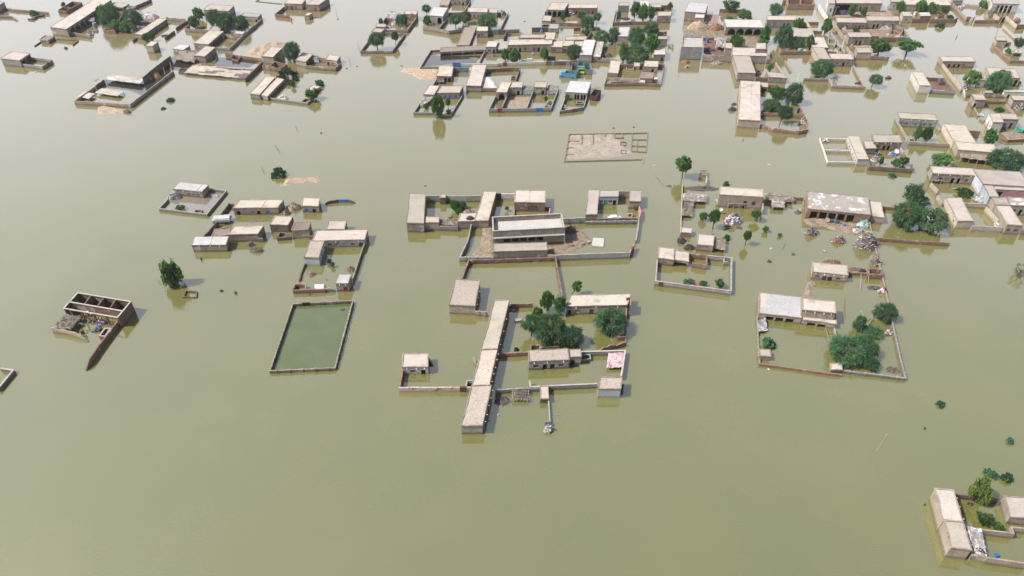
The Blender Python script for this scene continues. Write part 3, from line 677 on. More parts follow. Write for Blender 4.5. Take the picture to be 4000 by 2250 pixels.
heap('white and red sacks against the pale concrete wall', 1835, 720, 120, 50, 'fru', 14, name='sack_pile', size=.9)
heap('dark floating reeds in the near right corner of the concrete wall', 1900, 1180, 220, 20, 'xhu', 60, mound=.1)
heap('red and white bundle stuck on the tan wall above the lower right trees', 1755, 195, 110, 70, 'fru', 30, size=.6)
heap('dark matted reeds floating left of the red and white bundle', 1660, 150, 200, 15, 'xv', 70, mound=.1)
for i, (a, b) in enumerate((((1545, 560), (1640, 490)), ((1490, 430), (1550, 545)), ((1040, 620), (1080, 745)), ((1590, 590), (1640, 520)))):
    stick(('pale pole leaning from the two leaning acacias to the right acacia', 'thin bare branch above the two leaning acacias', 'thin leaning prop at the right end of the two-bay porch', 'second pale pole lying beside the right acacia')[i], a, b, .07, 'e', 0.1, .9)
bank('mud_bank', [(750, 262), (800, 85), (860, 30), (950, 90), (872, 135), (880, 235), (965, 280), (860, 275)], .3, 'h')
heap('white crate floating outside the left corner of the veranda yard', 330, 1172, 32, 10, 'w', 4, name='floating_crate', cat='crate', size=.4)

# ============================================================ right middle: stained-roof house yard
F('S')
H('large white-stained roof house with five dark bays and roof steps', (818, 378), (1612, 455), (1578, 232), d=112, wall='brick', roof='stain', front='o5:.05-.78', eave=False)
H('plain mud room joined to the right end of the stained-roof house', (1612, 468), (1782, 490), (1742, 296), d=80, wall='tan', roof='mud', eave=False)
W('brick wall stub left of the stained-roof house', [(640, 222), (772, 235)], d=40, wall='brick')
W('brick wall stub behind the dark round acacia', [(1758, 342), (1900, 352), (2200, 385)], d=40, wall='brick')
W('long tan wall running down the right of the rubbish-filled yard', [(1592, 505), (1672, 850), (1752, 1175), (1840, 1560)], d=26, wall='tan', jag=.2)
bank('mud_bank', [(750, 500), (860, 480), (1000, 490), (1200, 530), (1450, 545), (1590, 600), (1600, 660), (1450, 650), (1365, 700), (1150, 650), (1020, 600), (900, 610), (800, 570)], .45, 'h')
heap('tangled grey stick pile with white rags at the mud bank left end', 865, 690, 170, 110, 'xxfd', 150, long=2.2, size=.4)
heap('huge pile of brushwood and white rags against the long tan wall', 1545, 845, 290, 200, 'xxfxd', 330, long=2.2, size=.5, asp=.75)
heap('mixed belongings heaped in water below the mud bank', 1205, 785, 190, 90, 'uhfdm', 110, size=.45)
heap('pale teal heap of bottles by the stained-roof house', 1520, 590, 190, 90, 't', 130, size=.35)
heap('bluish rags and tins scattered in front of the teal heap', 1440, 650, 170, 60, 'fdvrbx', 90, size=.35)
heap('grey sticks piled at the far side of the long tan wall', 1665, 1060, 120, 140, 'xfxe', 90, long=2.5, asp=1.3)
def bed(label, x, y, w, c='d', z=0.35, rz=0.2, name='string_bed', cat='bed'):
    s, sa, ca = ppm((x, y)); g = at((x, y)); L = w / cur[2] / s; root = thing(name, label, cat, g)
    m = MB(); m.cbox((g.x, g.y, z), L, L * .55, .05, rz); m.build('webbing', C[c], root)
    R = __import__('mathutils').Matrix.Rotation(rz, 3, 'Z')
    for u, v in ((-1, -1), (1, -1), (1, 1), (-1, 1)):
        p = R @ Vector((u * L * .5, v * L * .275, 0)); m = MB(); m.tube([(g.x + p.x, g.y + p.y, -.3), (g.x + p.x, g.y + p.y, z + .12)], .07, 6); m.build('leg', C['e'], root)
    m = MB()
    for v in (-1, 1):
        a, b = R @ Vector((-L * .5, v * L * .275, 0)), R @ Vector((L * .5, v * L * .275, 0)); m.tube([(g.x + a.x, g.y + a.y, z + .06), (g.x + b.x, g.y + b.y, z + .06)], .05, 5)
    for u in (-1, 1):
        a, b = R @ Vector((u * L * .5, -L * .275, 0)), R @ Vector((u * L * .5, L * .275, 0)); m.tube([(g.x + a.x, g.y + a.y, z + .06), (g.x + b.x, g.y + b.y, z + .06)], .05, 5)
    m.build('frame', C['s'], root)
bed('left of two dark solar panels on the mud bank', 1120, 545, 68, 'i', .8, -.1, 'solar_panel', 'panel')
bed('right of two dark solar panels on the mud bank', 1188, 560, 68, 'i', .8, -.1, 'solar_panel', 'panel')
def dish(label, x, y, w, c='w', z=0.9):
    s, sa, ca = ppm((x, y)); r = w / cur[2] / s / 2; g = at((x, y), z); root = thing('satellite_dish', label, 'dish', (g.x, g.y, 0)); m = MB()
    ax = Vector((-.2, -.75, .6)).normalized(); u = ax.orthogonal().normalized(); v = ax.cross(u); rings = []
    for k in range(5):
        q = k / 4; rings.append([g + (u * math.cos(a * .3927) + v * math.sin(a * .3927)) * r * q + ax * (q * q * r * .28) for a in range(16)])
    for k in range(4):
        for a in range(16): m.quad(rings[k][a], rings[k + 1][a], rings[k + 1][(a + 1) % 16], rings[k][(a + 1) % 16])
    m.build('reflector', C[c], root, True)
    m = MB(); m.tube([(g.x, g.y + .1, -.3), g - ax * .05], .06, 6); m.build('mast', C['s'], root)
    m = MB(); m.tube([g + u * r * .9 + ax * r * .25, g + ax * r * .9], .025, 4); m.tube([g - u * r * .9 + ax * r * .25, g + ax * r * .9], .025, 4); m.build('feed_arm', C['s'], root)
dish('tan satellite dish in front of the stained-roof house', 1065, 515, 62, 'e')
drum('small blue drum on the mud bank by the solar panels', 1278, 590, 32, 40, 'b')
F('S')
r_ = H('three-door mud house with brown windows above the veranda house', (885, 1172), (1328, 1217), (1312, 1092), d=84, wall='mud', roof='mud', front='wn.17 Dn.37 Dk.53 wn.77', sp='f4', eave=False)
W('low brick wall from the three-door mud house to the tan wall', [(1330, 1172), (1480, 1175), (1590, 1185)], d=34, wall='brick', jag=.2)
W('small roofless brick cubicle against the tan wall', [(1592, 1190), (1590, 1122), (1752, 1135), (1764, 1200)], d=60, wall='brick', closed=True)
heap('brown brick debris strewn behind the three-door mud house', 1120, 1050, 260, 45, 'uh', 90, asp=.4)
heap('trail of broken brick floating toward the brick cubicle', 1400, 1130, 180, 25, 'uhx', 70, asp=.5, mound=.2)
heap('dark bundle with red cloth by the brick cubicle', 1510, 1160, 110, 45, 'vrd', 26)
stick('tall pale bamboo pole standing right of the three-door mud house', (1478, 1410), (1495, 1190), .07, 'e', 0, 1.6)
stick('bamboo pole leaning on the roofless brick cubicle', (1588, 1295), (1590, 1165), .08, 'e', 0, 1.9)
T('ac', 2030, 620, 350, 330, 'dark round acacia right of the stained-roof house')
T('gg', 2330, 690, 420, 340, 'wide grey-green tree at the right of the dark round acacia')
T('gg', 2120, 340, 290, 290, 'tall pale green tree behind the dark round acacia')
T('gg', 2230, 350, 220, 160, 'lower right lobe tree behind the wide grey-green tree')
W('long brick wall under the three acacias, ending at a broken pillar', [(1660, 735), (2200, 775), (2610, 800)], d=42, wall='brick')
H('mud and brick house with boarded porch on posts, rubble on its right', (-290, 200), (262, 232), (255, 130), d=150, wall='tan', roof='mud', front='d.62 w.82', eave=False)
F('R')
H('low flat porch roof on posts in front of the boarded-porch house', (1112, 375), (1335, 382), (1345, 262), d=55, wall='tan', roof='pink', front='o3:.02-.98', eave=False, rag=.12)
W('leaning brick side wall at the right of the boarded-porch house', [(1545, 300), (1548, 440)], h=2.2, wall='tan', jag=.4)
heap('brown rubble spilling before the boarded-porch house', 1440, 420, 190, 60, 'uhx', 100)
S('long thatched shelter joining the boarded-porch house and the stained-roof house', (1575, 318), (1940, 352), (1930, 268), d=42, m2='x')
S('small square thatched hut with white sheet on top', (1660, 415), (1820, 420), (1815, 338), d=42, m2='f', nx=1)
W('thin cream wall along the left side of the scattered yard', [(535, 130), (525, 400), (512, 740)], d=24, wall='cream', th=.28)
S('ragged thatched shelter littered with white rags, upper left of the scattered yard', (528, 335), (835, 350), (842, 255), d=42, m2='f', strands=260)
S('thatched lean-to along the thin cream wall', (522, 520), (655, 528), (690, 330), d=32, m2='x', nx=1)
heap('dead grey reeds spread along the top of the scattered yard', 770, 185, 480, 40, 'xxh', 190, asp=.25, mound=.3, long=2)
S('small table loaded with rags and bedding near the boarded-porch house', (955, 375), (1060, 378), (1060, 320), d=25, roof='f', m2='d', nx=1, name='loaded_table', strands=40)
heap('big heap of white sacks and household goods in the scattered yard', 1165, 610, 210, 130, 'fdfvm', 90, size=.8)
bed('dark upturned bed below the white sack heap', 1095, 680, 90, 'v', .5, .1)
bed('brown wooden bench right of the white sack heap', 1245, 675, 75, 'n', .2, -.4, 'bench', 'bench')
dish('white satellite dish beside the tall dense tree', 1018, 445, 46, 'w', 1.6)
T('ne', 785, 590, 120, 120, 'round leafy sapling left of the tall dense tree')
T('ov', 912, 690, 155, 250, 'tall dense tree left of the white sack heap', True)
T('ov', 1448, 590, 145, 150, 'round dark tree under the boarded-porch house', True)
T('ne', 1575, 735, 95, 90, 'small bright sapling right of the round dark tree')
T('ne', 1752, 795, 65, 55, 'smallest bright sapling in the scattered yard')
T('yl', 1322, 892, 110, 195, 'narrow olive-green tree in the middle of the scattered yard', True)
T('bu', 1085, 835, 105, 90, 'bush behind the thatched lean-to of the mud hut')
heap('grey debris floating left of the stained-roof house', 1985, 480, 110, 40, 'xjf', 40)
H('tiny brick hut with white sheet roof on the thin cream wall', (515, 735), (645, 748), (655, 690), d=52, wall='brick', roof='tin', eave=False)
H('mud hut with a blue solar panel on its roof', (715, 890), (920, 910), (932, 778), d=78, wall='mud', roof='pink', eave=False)
S('thatched lean-to on the right side of the solar-panel hut', (925, 922), (1068, 955), (1082, 828), d=48, m2='e', nx=1, rag=.2)
F('R')
g0 = at((898, 812), 3.0)
bed('blue solar panel lying on the mud hut roof', 900, 850, 26, 'i', 2.75, .1, 'solar_panel', 'panel')
heap('curved dark thornbush hedge beside the tiny brick hut', 515, 850, 90, 60, 'vxx', 170, long=2.5, asp=1.3, name='thorn_hedge', cat='hedge')
heap('lower half of the dark thorn hedge by the solar-panel hut', 620, 935, 150, 50, 'vxx', 170, long=2.5, asp=.5, name='thorn_hedge', cat='hedge')
H('mud house with one shuttered window in the left of the two-tree courtyard', (222, 1062), (425, 1085), (430, 945), d=78, wall='mud', roof='mud', front='we.45', eave=False, rag=.1)
H('open shed with thatch edge beside the shuttered-window house', (428, 1082), (612, 1108), (612, 988), d=66, wall='mud', roof='mud', front='o1:.0-.95', eave=False, rag=.16)
W('grey-capped wall around the courtyard with the overturned red boat', [(218, 1075), (195, 1345), (1145, 1470), (1152, 1055), (845, 1028)], d=55, wall='con', gates=[(268, 1362, 1.2, 'n')], ref=(1145, 1470), cap=True)
W('roofless orange brick room in the overturned-boat courtyard', [(622, 1002), (842, 1022), (842, 1145), (655, 1112)], d=58, wall='brick', jag=.3)
W('small grey corner cubicle in the overturned-boat courtyard', [(1058, 1048), (1060, 1100), (1105, 1100)], d=50, wall='con')
m = MB(); g = at((700, 1385)); 
for k in range(6):
    a0, a1 = k * math.pi / 6, (k + 1) * math.pi / 6
    for j in range(8):
        u0, u1 = -1 + j / 4, -1 + (j + 1) / 4; w0, w1 = 1.0 * math.sqrt(max(0, 1 - u0 * u0)), 1.0 * math.sqrt(max(0, 1 - u1 * u1))
        m.quad(*[g + Vector((uu * 1.9, ww * math.cos(aa), ww * .7 * math.sin(aa) - .05 - uu * .3)) for uu, ww, aa in ((u0, w0, a0), (u1, w1, a0), (u1, w1, a1), (u0, w0, a1))])
tag(m.build('overturned_boat', mat('salmon_paint', (0.62, 0.2, 0.14), rough=.5), None, True), 'salmon red hull lying among bushes in the walled courtyard', 'boat')
T('bu', 620, 1395, 180, 100, 'dark bush left of the salmon red hull')
T('ne', 790, 1425, 100, 95, 'low bright bush right of the salmon red hull')
T('ne', 995, 1445, 140, 135, 'bright leafy tree in the near right of the overturned-boat courtyard')
for i, (x, y, w) in enumerate(((1625, 1100, 70), (1650, 945, 25), (1925, 1012, 40), (2325, 975, 28))):
    heap(('dark stump floating in the middle of the scattered yard', 'small pale floating scrap above the dark stump', 'grey floating twig bundle right of the dark stump', 'white plastic bag floating under the mixed belongings')[i], x, y, w, 14, ('v', 'f', 'x', 'f')[i], 6, name='floating_debris', cat='debris', size=.5)
F('J')
H('tiny lone tan hut with a long side wall behind the scattered yard', (425, 1240), (512, 1243), (523, 1185), d=35, wall='cream', roof='brown', eave=False)
W('cream side wall running toward the camera from the tiny lone hut', [(518, 1245), (515, 1330)], h=1.6, wall='cream')
T('ne', 203, 1280, 230, 290, 'round bright leafy tree standing alone right of the brick foundation', True)
T('bu', 760, 1370, 90, 75, 'faint twiggy bush behind the boarded-porch house')

# ============================================================ centre: strip houses and the compounds around them
F('Q')
H('long cracked-roof house pointing at the camera, bottom centre', (778, 940), (990, 938), (1082, 535), d=82, wall='con', roof='crack', sp='r5', eave=False, right='d.3 d.6')
H('middle strip house with a brown rain puddle on its cracked roof', (888, 535), (1060, 532), (1142, 163), d=86, wall='tan', roof='crack', sp='r5', eave=False, right='d.2 d.4 d.65')
H('small mud hut with white front, left end of the rust-streaked wall', (185, 350), (442, 347), (442, 215), d=70, wall='white', roof='pink', front='w.4 d.8', sp='f3', eave=False)
W('rust-streaked cream wall left of the cracked strip houses', [(148, 550), (820, 546), (880, 544)], d=45, wall='rust', jag=.1, gates=[(795, 548, 1.5, 'n')])
W('thin brick wall from the white-fronted hut to the rust-streaked wall', [(190, 362), (158, 540)], d=48, wall='brick', jag=.15)
W('little roofless cubicle on the rust-streaked wall', [(822, 542), (836, 478), (895, 480)], d=44, wall='con')
W('triangular brick flap at the right of the white-fronted hut', [(445, 250), (490, 290)], d=45, wall='dark', fall=(0, .9))
W('leaning wall slab at the left of the puddled strip house', [(898, 240), (935, 300)], d=50, wall='tan', fall=(0, .3))
H('pale block house with two windows and two doors inside the pink-tarp compound', (1460, 296), (1862, 277), (1847, 165), d=82, wall='con', roof='crack', front='wk.17 d.4 d.59 wk.81', sp='f3', eave=False, rag=.03)
H('small block room joined to the two-door block house', (1868, 250), (1984, 246), (1976, 172), d=74, wall='con', roof='mud', front='d.25', eave=False)
W('grey block water trough beside the small block room', [(1985, 268), (2078, 262), (2072, 215), (1985, 225)], d=26, wall='con', closed=True, th=.25)
W('grey wall enclosing the right side of the pink-tarp compound', [(1985, 192), (2425, 178), (2398, 372), (2385, 440)], d=42, wall='con', cap=True)
W('grey wall along the near side of the pink-tarp compound', [(1465, 482), (1474, 545), (2145, 512)], d=42, wall='con', ref=(1474, 545), cap=True)
W('low grey wall between the stick platform and the strip houses', [(1120, 575), (1300, 562), (1570, 548)], d=40, wall='con', jag=.2)
S('sagging pink and white checked tarp in the wall corner', (2240, 352), (2400, 345), (2415, 195), d=26, roof='q', nx=1, rag=.1, sag=.5, name='tarp_canopy')
H('bluish-white hut with brown roof stain, right end of the grey wall', (2155, 570), (2382, 572), (2397, 455), d=85, wall='blue', roof='crack', eave=False)
heap('blue sheet hanging at the right side of the bluish-white hut', 2398, 570, 26, 60, 'b', 8, size=.9, name='blue_sheet', cat='sheet')
H('narrow mud room with flat roof at the T of the grey walls', (1574, 668), (1657, 668), (1652, 542), d=40, wall='dark', roof='mud', eave=False)
W('thin wall from the narrow mud room toward the camera', [(1655, 672), (1671, 905)], d=24, wall='con', th=.28)
heap('pale plaster block at the end of the thin wall', 1650, 985, 105, 50, 'j', 24, size=.8)
heap('blue-black panel leaning by the pale plaster block', 1648, 940, 40, 30, 'i', 5, name='solar_panel', cat='panel', size=1.0)
def frame(label, ps, r=.05, c='l', z=.04, name='bed_frame', cat='bed frame'):
    m = MB(); w = [at(p, z) for p in ps]
    for k in range(len(w)): m.tube([w[k], w[(k + 1) % len(w)]], r, 5)
    tag(m.build(name, C[c]), label, cat)
frame('thin blue pipe frame just under the surface by the thin wall', [(1700, 828), (1812, 828), (1818, 893), (1698, 893)], .05, 's')
def platform(label, a, b, c, h, d=None):
    pa, pb, pc = at(a, h), at(b, h), at(c, h); pd = pa + pc - pb; root = thing('stick_platform', label, 'platform', ((pa + pc) / 2) * Vector((1, 1, 0)) if False else (((pa + pc) / 2).x, ((pa + pc) / 2).y, 0)); m = MB(); rn = random.Random(3)
    for k in range(9):
        u = k / 8; m.tube([pa.lerp(pb, u) + Vector((rn.uniform(-.3, .3), -.3, rn.uniform(-.1, .1))), pd.lerp(pc, u) + Vector((rn.uniform(-.3, .3), .3, 0))], .07, 5)
    for k in range(5):
        u = k / 4; m.tube([pa.lerp(pd, u) + Vector((-.4, rn.uniform(-.2, .2), .1)), pb.lerp(pc, u) + Vector((.4, 0, .1))], .07, 5)
    m.build('poles', C['e'], root); m = MB()
    for _ in range(130):
        p = pa.lerp(pb, rn.random()).lerp(pd.lerp(pc, rn.random()), rn.random()); r = rn.uniform(0, 6.28); t = Vector((math.cos(r), math.sin(r), 0)) * .5; w = Vector((-t.y, t.x, 0)) * .15
        m.quad(p - t + Vector((0, 0, .15)), p + w + Vector((0, 0, .2)), p + t + Vector((0, 0, .15)), p - w + Vector((0, 0, .12)))
    m.build('brushwood', C['x'], root)
    for p in (pa, pb, pc, pd):
        m = MB(); m.tube([(p.x, p.y, -.6), (p.x, p.y, h + .5)], .09, 6); m.build('leg', C['e'], root)
platform('broken stick platform with brushwood left of the narrow mud room', (1300, 665), (1450, 672), (1448, 565), .9)
heap('dark branches floating beside the cracked-roof house', 1190, 690, 200, 15, 'xv', 60, long=3, mound=.1, asp=.7)
heap('few white scraps floating off the right of the cracked-roof house', 1150, 828, 40, 10, 'fe', 7, mound=.1, name='floating_debris', cat='debris')
F('O')
H('long mud strip house with satellite dish and rain stain, running away from camera', (580, 1182), (782, 1176), (932, 560), h=2.9, wall='tan', roof='mud', sp='r4', seam=(), eave=False, right='d.2 d.35 d.5 d.7 d.85')
dish('small white dish on the mud strip house roof', 785, 1012, 34, 'w', 3.3)
H('cracked-roof hut with banded walls below the brick enclosure', (173, 620), (500, 636), (563, 315), d=108, wall='tan', roof='crack', right='d.3 d.6', sp='r4', eave=False)
W('short tan wall right of the cracked-roof hut', [(500, 690), (612, 698), (660, 702)], d=60, wall='tan', piers=True)
W('brick enclosure wall with buttresses, centre', [(335, 285), (420, 52), (1515, 15), (1528, 100), (1598, 500)], d=50, wall='brick', piers=True, ref=(420, 52))
W('eroded brick wall from the mud strip house to the dense tree', [(930, 602), (1080, 598), (1228, 592), (1330, 650)], d=52, wall='brick', jag=.15, fall=(0, .3))
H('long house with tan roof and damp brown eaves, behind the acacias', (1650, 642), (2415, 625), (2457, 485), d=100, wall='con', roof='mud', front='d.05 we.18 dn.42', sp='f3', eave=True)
W('dark brick stair stub at the right end of the damp-eaved house', [(2405, 525), (2462, 520), (2455, 620)], h=3.6, wall='brick')
W('crumbling brick wall at the right of the acacia courtyard', [[(2408, 660), (2402, 860), (2402, 1068)], [(2402, 1070), (2240, 1108), (2120, 1130), (2020, 1155)]], d=62, wall='brick', jag=.5, fall=(0, .5), ref=(2402, 1070))
W('small brick cubicle against the crumbling brick wall', [(2310, 950), (2308, 1018), (2400, 1012)], d=45, wall='brick')
W('red brick wall between the strip house and the two-door block house', [(790, 1222), (1000, 1215), (1165, 1205)], d=50, wall='brick', jag=.15)
W('broken brick cubicle under the big acacia', [(1202, 1190), (1202, 1122), (1312, 1115), (1330, 1150), (1560, 1132)], d=46, wall='brick', jag=.2)
T('ne', 1400, 700, 175, 265, 'left one of twin tall leafy trees by the damp-eaved house')
T('ne', 1565, 745, 200, 250, 'right one of twin tall leafy trees by the damp-eaved house')
T('ne', 1285, 785, 140, 150, 'pale leafy tree in front of the twin tall trees')
T('ac', 1205, 1005, 230, 275, 'pale feathery tree on a thin trunk left of the big acacia', True)
T('ac', 1440, 1125, 420, 400, 'big dark feathery acacia at the centre of the acacia courtyard')
T('ac', 1700, 1155, 310, 290, 'acacia below right of the big central acacia')
T('ac', 2200, 1000, 400, 350, 'round acacia at the right end of the acacia courtyard')
T('ne', 1712, 497, 145, 190, 'small leaning tree alone in open water behind the damp-eaved house', True, 62)
T('bu', 1020, 1195, 70, 65, 'small bush by the red brick wall of the strip house')
bed('wooden cart half sunk left of the pale leafy tree', 1045, 820, 80, 'e', .5, .2, 'wooden_cart', 'cart')
heap('white jug standing in water by the eroded brick wall', 985, 690, 30, 25, 'w', 5, name='floating_jug', cat='jug')

# ============================================================ centre: big two-tier building
F('N2')
H('big building with tall brick parapet and five dark openings, centre', (80, 818), (983, 770), (947, 592), d=195, wall='mud', roof='con', par=1.5, front='o5:.14-.72', oz=(1.35, 2.75), eslab=3.15, cat='building', name='parapet_building')
H('low tan-roofed shed in front of the parapet building', (90, 1080), (770, 1062), (755, 962), d=95, wall='mud', roof='mud', seam=(.52,), sp='r2 l2', eave=False, rag=.03)
W('grey-capped wall at the left of the parapet building', [(-60, 700), (-185, 700), (-232, 925), (-333, 1138), (88, 1140)], d=58, wall='con', piers=True, ref=(-333, 1138))
W('long grey rendered wall in front of the white slab', [(772, 1112), (875, 1115), (1350, 1095), (1800, 1080)], d=75, wall='con', jag=.05)
W('grey wall down the right side of the white slab yard', [(1800, 1082), (1862, 968)], h=2.1, wall='con', gates=[(1830, 1025, 1.6, 'r')])
W('thin capped wall right of the white slab yard', [(1880, 930), (1908, 760), (1920, 645)], d=45, wall='con', cap=True)
W('grey panel wall with piers behind the mud heap', [(955, 655), (1245, 645)], d=72, wall='con', piers=True)
W('low grey wall with piers closing the white slab yard', [(1250, 690), (1560, 688), (1900, 682)], d=42, wall='con', piers=True)
bank('mud_ground', [(985, 735), (1100, 740), (1220, 820), (1330, 930), (1290, 985), (1150, 1060), (1060, 1098), (780, 1112), (772, 1000), (985, 985)], .3, 'h')
bank('mud_ground', [(-45, 660), (75, 660), (88, 1000), (88, 1135), (-130, 1138), (-200, 1120), (-90, 1000), (-60, 850)], .2, 'h')
heap('dark brown earth and brick heap at the right of the parapet building', 1060, 830, 150, 110, 'uuh', 160)
for i, (x, y) in enumerate(((1070, 990), (1205, 978), (1285, 952))):
    g = at((x, y), .3); m = MB(); 
    m.tube([(g.x, g.y, -.1), (g.x, g.y, .35), (g.x, g.y, .62), (g.x, g.y, .6), (g.x, g.y, .2)], [.5, .55, .5, .36, .34], 14)
    tag(m.build('clay_oven', WALLS['tan']), ('clay oven on the mud ground, nearest the parapet building', 'middle clay oven on the mud ground', 'clay oven at the water edge of the mud ground')[i], 'oven', 'clay ovens on the mud ground')
m = MB(); p = [at(q, .35) for q in ((1328, 995), (1472, 1008), (1482, 905), (1342, 897))]; m.prism([q - Vector((0, 0, .5)) for q in p], (0, 0, .5))
tag(m.build('white_slab', mat('white_slab_paint', (.66, .64, .62), (.58, .55, .52), .5)), 'white square slab standing in the water of the capped yard', 'slab')
H('brown brick house with large white window, seam across its pinkish roof', (350, 455), (738, 462), (742, 312), d=112, wall='brick', roof='pink', front='wf.22 W.6', seam=(.47,), eave=False, rag=.04)
W('low wall left of the white-window house', [(352, 515), (345, 610)], d=25, wall='con')
W('grey wall with red sheet right of the white-window house', [(735, 515), (800, 515), (790, 600)], d=40, wall='con', gates=[(768, 515, 1.6, 'r')])
W('white panelled wall left of the white-window house', [(125, 345), (365, 342)], d=78, wall='white', gates=[(155, 345, 1.4, 'k')])
T('ov', 258, 565, 58, 68, 'tiny round tree in the yard of the white panelled wall', True)
H('long narrow house at the left of the turquoise-door courtyard', (1245, 612), (1392, 612), (1420, 300), d=72, wall='mud', roof='pink', eave=False, seam=())
H('whitewashed house with turquoise door and red windows', (1418, 388), (1660, 388), (1664, 308), d=100, wall='blue', roof='con', front='wr.1 Dg.37 wr.62 d.83', eave=False)
H('mud room at the right end of the turquoise-door courtyard', (1795, 445), (1945, 448), (1948, 310), d=92, wall='mud', roof='pink', eave=False)
W('dark wall joining the whitewashed house and the mud room', [(1664, 310), (1800, 312)], d=85, wall='mud')
W('mud wall along the near side of the turquoise-door courtyard', [(1390, 655), (1560, 650), (1915, 642)], d=34, wall='mud', ref=(1390, 655))
W('mud wall at the right of the turquoise-door courtyard', [(1925, 500), (1940, 570), (1922, 640)], h=2.0, wall='pink')
T('ne', 1890, 548, 110, 75, 'banana-like clump in front of the mud room at the courtyard right end')
W('small square cubicle in the turquoise-door courtyard', [(1778, 635), (1782, 592), (1832, 592), (1832, 635)], d=30, wall='mud', closed=True)
def car(label, x, y, L, rz, c, z=-.75):
    g = at((x, y)); root = thing('sunken_car', label, 'car', g); R = __import__('mathutils').Matrix.Rotation(rz, 3, 'Z'); m = MB()
    prof = [(-2.1, 0.35), (-2.1, .8), (-1.5, .95), (-.9, 1.4), (.7, 1.42), (1.3, .98), (2.1, .85), (2.1, .35)]
    m.prism([g + R @ Vector((a, -.8, b + z)) for a, b in prof], R @ Vector((0, 1.6, 0))); m.build('body', C[c], root)
    m = MB(); m.prism([g + R @ Vector((a, -.83, b + z)) for a, b in ((-1.2, 1.0), (-.85, 1.33), (.62, 1.34), (1.05, 1.0))], R @ Vector((0, 1.66, 0))); m.build('windows', C['k'], root)
car('white car sunk to its roof in the turquoise-door courtyard', 1612, 645, 0, .1, 'w')
F('N')
H('long mud house with plain roof at the left end of the courtyard row', (122, 555), (340, 562), (362, 192), d=112, wall='mud', roof='mud', eave=False)
H('low pale-roofed room beside the long left mud house', (345, 552), (530, 552), (532, 480), d=95, wall='mud', roof='mud', eave=False)
S('twig roof over the gateway between the two low rooms', (532, 578), (758, 580), (755, 506), d=62, roof='x', m2='e', nx=2)
W('mud wall under the twig-roofed gateway', [(530, 592), (765, 600)], d=55, wall='mud')
H('mud room with dark brush on its roof', (765, 540), (978, 532), (1005, 430), d=92, wall='mud', roof='pink', eave=False)
H('sloping narrow house with tan roof, right of the leafy courtyard', (980, 527), (1152, 527), (1254, 160), d=92, wall='tan', roof='mud', sp='b4', eave=False, right='d.4 d.6')
heap('dark brush pile lying on the mud room roof', 920, 492, 95, 30, 'vx', 60, z=3.0, long=2)
heap('collapsed pink earth and thatch behind the brush-roofed room', 905, 425, 190, 50, 'hxu', 90)
W('grey wall along the back of the leafy courtyard', [(365, 207), (530, 204), (880, 210), (1060, 204)], d=80, wall='con')
H('little dark brick room with yellow sheet on top', (540, 238), (613, 238), (613, 198), d=80, wall='dark', roof='mud', eave=False)
T('ne', 735, 415, 120, 165, 'bright leafy tree in the leafy courtyard')
T('ac', 825, 385, 105, 110, 'blue-green acacia right of the bright leafy tree')
T('ne', 775, 448, 95, 85, 'low leafy bush in front of the bright leafy tree')
T('ov', 648, 285, 60, 70, 'dark shrub by the back wall of the leafy courtyard')
stick('bare dead branch standing in the leafy courtyard', (535, 500), (518, 412), .06, 'x', 0, 1.5)
g = at((666, 482)); m = MB(); m.tube([(g.x, g.y, -.1), (g.x, g.y, .3), (g.x, g.y, .5), (g.x, g.y, .48), (g.x, g.y, .1)], [.6, .65, .6, .45, .42], 14); tag(m.build('clay_oven', WALLS['tan']), 'round clay oven ring in the leafy courtyard water', 'oven')
F('M')
W('walled rectangle of dark green water, lower left centre', [(785, 985), (1540, 945), (1314, 1790), (495, 1826)], d=34, wall='mud', closed=True, jag=.14, th=.26, piers=True, gates=[(950, 972, 2.0, 'k')], ref=(1540, 945))
sheet('pond_water', [(805, 1010), (1520, 975), (1300, 1805), (520, 1840)], GREENW)
heap('brown scum patch floating inside the walled green pond', 1415, 1065, 70, 10, 'hu', 30, mound=.1)
# ============================================================ left centre
F('M')
H('long grey-fronted house at the top of the L-shaped compound above the pond', (1030, 205), (1688, 188), (1727, 60), d=82, wall='con', roof='pink', front='wk.32 we.46 we.6 wk.76 dn.92'.replace('dn', 'Dn').replace('D', 'D'), eave=False, sp='f3')
H('bluish-white wing with cracked roof in the L-shaped compound', (925, 410), (1112, 415), (1182, 207), d=98, wall='blue', roof='crack', right='Db.4 wb.7', eave=False, sp='r3')
H('pale cement hut with red door at the corner of the L-shaped compound', (1325, 735), (1480, 735), (1520, 625), d=100, wall='con', roof='tin', front='Dr.86', sp='f2', eave=False)
W('crumbling wall at the right of the L-shaped compound', [(1690, 212), (1640, 350), (1538, 665)], d=45, wall='mud', jag=.2)
W('dark broken wall at the left of the L-shaped compound', [(935, 478), (890, 590), (866, 684)], d=25, wall='dark', jag=.3)
W('red brick wall along the near side of the L-shaped compound', [(782, 815), (1000, 806), (1188, 800)], d=45, wall='brick')
W('three-sided brick cubicle in the near left corner of the L-shaped compound', [(785, 800), (815, 738), (942, 738), (945, 800)], d=44, wall='brick')
W('grey broken wall piece left of the red-door hut', [(1190, 795), (1315, 795)], d=40, wall='con', jag=.4)
S('small table under a white sheet behind the red brick wall', (1062, 800), (1180, 795), (1172, 740), d=20, roof='f', nx=1, rag=.05, sag=.08, name='covered_table', strands=0)
heap('yellowish mud lump in the L-shaped compound water', 1020, 620, 110, 45, 'ah', 40)
heap('brick pile against the right wall of the L-shaped compound', 1515, 560, 120, 70, 'uja', 70)
T('ne', 1250, 490, 65, 70, 'small bright sapling in the L-shaped compound')
T('ov', 1292, 532, 60, 75, 'slender dark sapling beside the small bright sapling')
